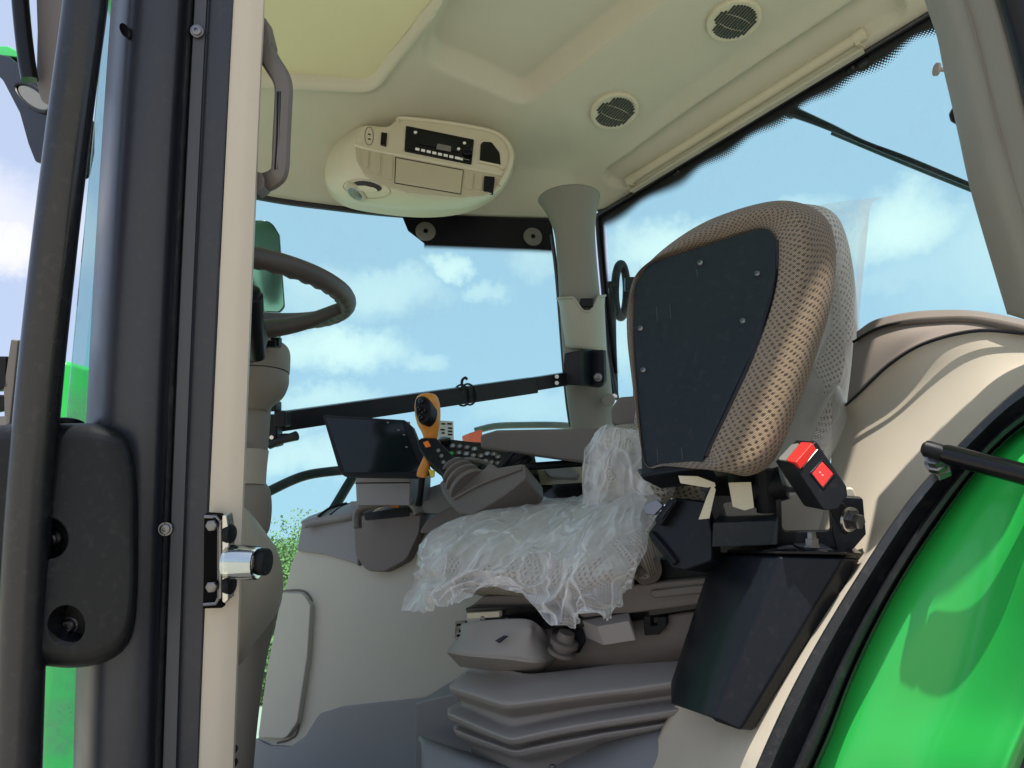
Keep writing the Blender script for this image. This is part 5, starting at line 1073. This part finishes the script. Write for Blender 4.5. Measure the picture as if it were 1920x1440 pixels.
mk('hinge_arm', [slab(rp([(1312, 840, 3), (1326, 836, 3), (1332, 868), (1420, 885), (1460, 890), (1465, 930), (1330, 930), (1322, 905)]), Plane(P(1312, 860, .99), P(1460, 900, 1.0), P(1320, 930, .99)), .03)], M['gloss'], ins, bevel=.003)
mk('hinge_tube', [tube([P(1395, 925, 1.02), P(1470, 905, 1.0)], .022, None, 20), tube([P(1432, 880, 1.0), P(1438, 960, 1.0)], .013, None, 16)], M['black'], ins)
for q in ([(1272, 892), (1308, 893), (1340, 905), (1342, 912), (1325, 914), (1276, 906)], [(1336, 908), (1342, 918), (1330, 972), (1310, 974), (1326, 930)], [(1366, 905), (1408, 904), (1414, 952), (1396, 957), (1374, 950)]):
    mk('tape_strip', slab(q, Plane(P(1270, 900, .965), P(1410, 900, .955), P(1300, 970, .96)), .0012), M['tape'], ins)

mk('seat_shell', slab(rp([(1325, 900, 8), (1615, 900, 8), (1612, 1042), (1325, 1042)]), Plane(P(1330, 1000, 1.16), P(1600, 1000, 1.10), P(1330, 920, 1.16)), .02), M['greybeige'], os_, bevel=.004)
mk('gap_backing', slab([(900, 1135), (1400, 1060), (1400, 1300), (900, 1300)], Plane(P(900, 1200, 1.62), P(1400, 1200, 1.30), P(900, 1100, 1.62)), .1), M['black'], os_)  # black backing slab added behind the seat to close a see-through gap
# frame carrying it
fr = thing('frame_bracket', 'black steel bracket with rounded slots and a hex nut below the folded pad', 'bracket')
pf = Plane(P(1330, 1000, 1.02), P(1600, 1000, .96), P(1330, 920, 1.02))
plate = mk('slotted_plate', slab(rp([(1322, 912, 4), (1464, 905, 4), (1480, 915), (1568, 925, 6), (1572, 1036), (1322, 1036)]), pf, .014), M['blacksatin'], fr, bevel=.002)
cut(plate, [slab(rp([(1352, 946, 12), (1448, 946, 13), (1454, 972, 12), (1352, 976, 13)]), pf, .06, -.02), slab(rp([(1464, 928, 12), (1556, 926, 10), (1558, 1002, 6), (1466, 1004, 12)]), pf, .06, -.02)])
mk('cross_tube', slab(rp([(1337, 980, 3), (1458, 976, 3), (1458, 1022, 3), (1335, 1026, 3)]), pf, .04, -.045), M['plate'], fr, bevel=.004)
mk('mounting_flange', [obox(P(1500, 1031, .955), rt*.036, up*.0022, fw*.02), obox(P(1524, 1027, .950), rt*.018, up*.0018, fw*.018)], M['blacksatin'], fr, bevel=.001)
mk('hex_nut', [rev(P(1523, 1026, .945), up+.1*fw, [(0, .0105), (.002, .0105), (.002, .0085), (.010, .0085), (.0105, .006), (.018, .0055), (.0185, .004)], 6)], M['darkmetal'], fr)
mk('side_ear', slab(rp([(1556, 930, 3), (1618, 934, 6), (1624, 1002, 4), (1600, 1030, 10), (1570, 1033, 6), (1558, 980)]), Plane(P(1560, 980, .935), P(1622, 980, .925), P(1560, 930, .935)), .016), M['blacksatin'], fr, bevel=.003)
mk('ear_top', slab(rp([(1585, 915, 10), (1600, 915, 8), (1608, 936), (1586, 934)]), Plane(P(1560, 980, .95), P(1622, 980, .94), P(1560, 930, .95)), .01), M['beige'], fr, bevel=.002)

# buckle
bk = thing('seat_belt_buckle', 'black seat belt buckle with red release button and red window, standing beside the woven pad', 'seat belt buckle')
Bp = Plane(P(1488, 868, .885), P(1590, 930, .875), P(1530, 826, .895)); ev = P(1453, 864, .92)-P(1488, 868, .885)
face = [Bp.at(x, y) for x, y in rp([(1488, 869, 3), (1530, 826, 4), (1588, 912, 20), (1590, 930, 8), (1572, 955, 8), (1546, 958, 12)])]
mk('buckle_body', extr(face, ev), M['black'], bk, bevel=.0035)
pt = Plane(P(1488, 868, .885), P(1530, 826, .895), P(1453, 864, .92))
mk('release_button', slab(rp([(1474, 863, 2), (1502, 829, 3), (1524, 830, 2), (1492, 867, 2)]), pt, .01, -.0022), M['red'], bk, bevel=.0012)
mk('tongue_slot', slab(rp([(1458, 861, 2), (1484, 833, 2), (1499, 830, 2), (1472, 863, 2)]), pt, .01, -.0018), M['greylens'], bk, bevel=.001)
mk('button_window', slab(rp([(1522, 887, 2), (1542, 865, 2), (1563, 888, 3), (1543, 914, 2)]), Bp, .004, -.0012), M['red'], bk, bevel=.001)
mk('window_rim', [tube([Bp.at(x, y, -.0008) for x, y in ((1520, 887), (1542, 863), (1565, 888), (1543, 916), (1520, 887))], .0012, None, 6)], M['black'], bk)
mk('button_edge', [tube([Bp.at(x, y, -.0006) for x, y in ((1505, 876), (1533, 843))], .0008, None, 6)], M['metal'], bk)
mk('button_vent', [slab([(1498+k*2.6, 871-k*3.1), (1503+k*2.6, 874-k*3.1), (1503.8+k*2.6, 873-k*3.1), (1498.8+k*2.6, 870-k*3.1)], Bp, .001, -.0008) for k in range(10)], M['greylens'], bk)
mk('window_mark', [slab([(x, y), (x+3, y+1), (x+3, y+3), (x, y+2)], Bp, .0005, -.0016) for x, y in ((1536, 884), (1541, 889))], M['tape'], bk)
mk('strap', slab(rp([(1552, 950), (1580, 942), (1602, 968, 6), (1600, 998, 10), (1582, 1004, 8)]), Plane(P(1560, 950, .905), P(1600, 960, .90), P(1580, 1000, .905)), .008), M['black'], bk, bevel=.002)
mk('anchor_bolt', [rev(P(1596, 974, .895), -fw+rt*.55-.1*up, [(0, .0125), (.002, .0125), (.002, .011), (.004, .011), (.0042, .0088), (.0125, .0088), (.0135, .0065)], 6)], M['darkmetal'], bk)
mk('anchor_washer', [rev(P(1594, 974, .898), -fw+rt*.55-.1*up, [(-.002, .0145), (.0015, .0145), (.002, .013)], 26)], M['metal'], bk)

# retractor
rt_ = thing('belt_retractor', 'bulky black belt retractor housing tilted under the film, left of the slotted frame', 'belt retractor')
prt = Plane(P(1212, 1000, 1.05), P(1330, 990, 1.0), P(1262, 930, 1.04))
mk('retractor_body', slab(rp([(1213, 1000, 10), (1232, 976, 8), (1262, 932, 8), (1322, 938, 6), (1336, 1000, 10), (1334, 1052, 8), (1284, 1070, 8), (1262, 1066, 14), (1224, 1020, 16)]), prt, .07), M['blacksatin'], rt_, bevel=.008)
mk('belt_guide', slab(rp([(1228, 972, 5), (1254, 936, 6), (1272, 934, 6), (1240, 984, 6), (1230, 984, 5)]), prt, .03, -.018), M['black'], rt_, bevel=.004)
mk('guide_slot', slab(rp([(1236, 970, 2), (1258, 942, 2), (1262, 944, 2), (1240, 974, 2)]), prt, .004, -.0205), M['gloss'], rt_)
mk('tongue', slab(rp([(1206, 946, 6), (1232, 936, 6), (1244, 948, 6), (1226, 966, 6), (1208, 962, 6)]), prt, .006, -.004), M['darkmetal'], rt_, bevel=.001)
mk('body_ridge', [tube([prt.at(x, y, -.003) for x, y in ((1222, 1000), (1240, 1020), (1268, 1056))], .005, 12, 8)], M['black'], rt_)

# folded sheet-metal box
bx = thing('sheet_metal_box', 'tapering black sheet metal cover box standing on the beige fender below the buckle', 'cover box')
T = [P(1349, 1041, 1.03), P(1452, 1043, .925), P(1462, 1043, .918), P(1584, 1045, .895), P(1614, 1049, .905)]
B = [P(1257, 1322, 1.03), P(1330, 1346, .925), P(1340, 1348, .918), P(1386, 1370, .895), P(1412, 1372, .905)]
e_ = fw*.10+rt*.02
Tl = T+[T[-1]+e_, T[0]+e_*.7]; Bl = B+[B[-1]+e_, B[0]+e_*.7]
mk('box_shell', (arr(Tl+Bl), [list(range(7)), list(range(7, 14))[::-1]]+[[i, (i+1) % 7, 7+(i+1) % 7, 7+i] for i in range(7)], None), M['blacksatin'], bx, bevel=.004, seg=4)
Tf = [T[0]+up*.0035-rt*.001, T[1]+up*.0035-fw*.003, T[3]+up*.0035-fw*.003, T[4]+up*.0035+rt*.002, T[4]+e_+up*.0035, T[0]+e_*.7+up*.0035]
mk('top_flange', extr(Tf, up*.0035), M['gloss'], bx, bevel=.001)
mk('slotted_washer', [rev(P(1523, 1036, .93), up+.1*fw, [(0, .018), (.002, .018)], 24)], M['metal'], fr)

# ================================================================== gas strut
gs = thing('gas_strut', 'black gas strut with ball joint reaching over the green fender', 'gas strut')
s0, s1 = P(1765, 849, .742), P(2030, 918, .66)
mk('cylinder', [rev(s0, s1-s0, [(.0, .0055), (.001, .0085), (.006, .0098), (np.linalg.norm(s1-s0), .0098)], 24)], M['gloss'], gs)
mk('ball_socket', [rev(P(1744, 843, .747), s0-s1, [(-.022, .0065), (-.012, .0065), (-.009, .008), (.004, .0082), (.007, .005)], 20)], M['black'], gs)
mk('ball_stud', [rev(P(1748, 850, .748), P(1762, 884, .775)-P(1748, 850, .748), [(-.004, .004), (.006, .004), (.007, .0085), (.017, .0085), (.018, .0105), (.024, .011)], 8)], M['darkmetal'], gs)
mk('stud_plate', slab(rp([(1746, 884, 6), (1780, 872, 6), (1784, 882, 5), (1758, 893, 6)]), Plane(P(1746, 884, .775), P(1780, 872, .772), P(1750, 894, .765)), .006), M['darkmetal'], gs, bevel=.001)

# ================================================================== door striker on the front pillar
dk = thing('door_striker', 'zinc door striker with clear-sleeved pin sticking out of the beige front pillar', 'door striker')
pdk = Plane(P(385, 1050, .965), P(435, 1050, .965), P(400, 960, .965))
mk('pocket', slab(rp([(383, 963, 3), (414, 965, 8), (416, 1140), (381, 1141)]), pdk, .012), mat('pocket_black', (.003, .003, .003), .8, spec=.1), dk)
mk('channel_rim', [tube([pdk.at(x, y, -.002) for x, y in ((384, 968), (405, 969), (411, 976), (411, 1120), (405, 1131), (382, 1133))], .0026, None, 8)], M['darkmetal'], dk)
mk('channel_web', slab(rp([(409, 975), (415, 978), (415, 1122), (409, 1125)]), pdk, .02, -.006), M['darkmetal'], dk, bevel=.001)
mk('striker_plate', slab(rp([(416, 966, 3), (424, 965, 3), (429, 1000, 3), (428, 1125, 4), (421, 1132, 3), (416, 1128, 3)]), pdk, .022, -.022), M['metal'], dk, bevel=.0015)
for y in (1001, 1096): mk('plate_bolt', [rev(P(430, y, .95), rt-.2*fw, [(-.004, .0115), (.001, .0125), (.004, .011), (.006, .006)], 18)], M['black'], dk)
for y in (985, 1100): mk('inner_bolt', [rev(P(397, y, .955), -fw, [(-.002, .007), (.003, .007), (.004, .005)], 6)], M['darkmetal'], dk)
pd_ = unit(rt-.12*fw)
mk('pin', [rev(P(426, 1052, .945), pd_, [(0, .0135), (.004, .0125), (.03, .0120), (.030, .0128), (.037, .0128), (.037, .0120), (.040, .0120)], 30)], M['metal'], dk)
mk('pin_end', [rev(P(484, 1053, .945), pd_, [(-.001, .0155), (.003, .0165), (.011, .0165), (.0125, .0155)], 30)], M['black'], dk)
mk('pin_sleeve', [rev(P(427, 1054, .945), pd_, [(0, .0205), (.012, .0215), (.030, .0205), (.038, .0200)], 30, caps=False)], glassmat('clear_yellowish_sleeve', (.93, .91, .80), .35, .08), dk)

# ================================================================== work lamp and mirror at the upper left
wl = thing('work_lamp', 'black work lamp with round clear lens hanging under the green roof corner', 'work lamp')
pw_ = Plane(P(0, 150, 1.7), P(90, 200, 1.6), P(30, 60, 1.7))
mk('lamp_body', slab(rp([(-30, 96, 10), (14, 104, 12), (52, 134, 12), (96, 190, 12), (94, 250, 20), (84, 300, 12), (66, 306, 8), (52, 270, 20), (36, 212, 20), (4, 150, 30), (-30, 120)]), pw_, .10), M['gloss'], wl, bevel=.014, seg=5)
cl = pw_.at(62, 183, -.004)
mk('lamp_lens', extr([pw_.at(62+34*math.cos(a_)*.80-18*math.sin(a_)*.55, 183+34*math.cos(a_)*.62+14*math.sin(a_)*.8, -.004) for a_ in np.linspace(0, 2*math.pi, 40, endpoint=False)], pw_.n*.01), M['lens'], wl, bevel=.003)
mk('lamp_ring', [tube([pw_.at(62+38*math.cos(a_)*.80-21*math.sin(a_)*.55, 183+38*math.cos(a_)*.62+17*math.sin(a_)*.8, -.002) for a_ in np.linspace(0, 2*math.pi, 40, endpoint=False)], .004, None, 8, True)], M['black'], wl)
mk('roof_corner', slab(rp([(-60, 84, 10), (14, 86, 10), (34, 96, 8), (36, 108), (0, 104), (-60, 100)]), Plane(P(0, 150, 1.72), P(90, 200, 1.62), P(30, 60, 1.72)), .03), M['green'], cab, bevel=.01)
ml_ = thing('extension_mirror', 'dark brown mirror housing on a glossy rod at the very top left corner', 'mirror')
mk('mirror_housing', slab(rp([(62, -120), (145, -120), (122, 60), (104, 190, 14), (76, 196, 14), (66, 150, 10), (68, 60)]), Plane(P(60, 0, 1.35), P(130, 0, 1.3), P(70, 150, 1.35)), .06), M['taupe'], ml_, bevel=.012)
mk('mirror_rod', [tube([P(32, -120, 1.33), P(38, 0, 1.33), P(48, 100, 1.33), P(56, 150, 1.33)], .0135, 12, 14)], M['gloss'], ml_)
ma = thing('mirror_arm', 'black mirror arm bracket sticking up at the left edge beside the side rail', 'mirror arm')
pma = Plane(P(0, 700, 1.2), P(30, 700, 1.2), P(10, 640, 1.2))
mk('arm_plate', slab(rp([(20, 636, 3), (34, 638, 3), (26, 720), (18, 795), (8, 800), (6, 730)]), pma, .02), M['taupe'], ma, bevel=.002)
mk('arm_hinge', [slab(rp([(-20, 668, 3), (12, 668, 3), (10, 700), (16, 726), (-20, 735)]), pma, .03), slab(rp([(-20, 740), (10, 742), (8, 770), (-20, 775)]), pma, .02)], M['black'], ma, bevel=.003)
mk('arm_base', slab([(-20, 782), (12, 780), (12, 802), (-20, 804)], pma, .02), M['darkmetal'], ma)

# ================================================================== origins: every empty at its thing's base, every mesh at its own centre
bpy.context.view_layer.update()
def kids(o): return [c for c in bpy.data.objects if c.parent == o]
def recentre(o, poff):
    if o.type == 'MESH':
        v = np.empty(len(o.data.vertices)*3); o.data.vertices.foreach_get('co', v); v = v.reshape(-1, 3)
        c = (v.min(0)+v.max(0))/2
        if o.parent is None and o.get('kind') is None: c[2] = v[:, 2].min()
        o.data.vertices.foreach_set('co', (v-c).ravel()); o.data.update(); o.location = c-poff
    else:
        c = arr(o.location)
    for k in kids(o): recentre(k, c)
for o in [o for o in bpy.data.objects if o.parent is None and o.type in ('MESH', 'EMPTY')]:
    if o.type == 'EMPTY':
        ms = []; st = kids(o)
        while st:
            k = st.pop(); st += kids(k)
            if k.type == 'MESH': v = np.empty(len(k.data.vertices)*3); k.data.vertices.foreach_get('co', v); ms.append(v.reshape(-1, 3))
        if not ms: continue
        v = np.concatenate(ms); o.location = ((v[:, 0].min()+v[:, 0].max())/2, (v[:, 1].min()+v[:, 1].max())/2, v[:, 2].min())
    recentre(o, np.zeros(3))
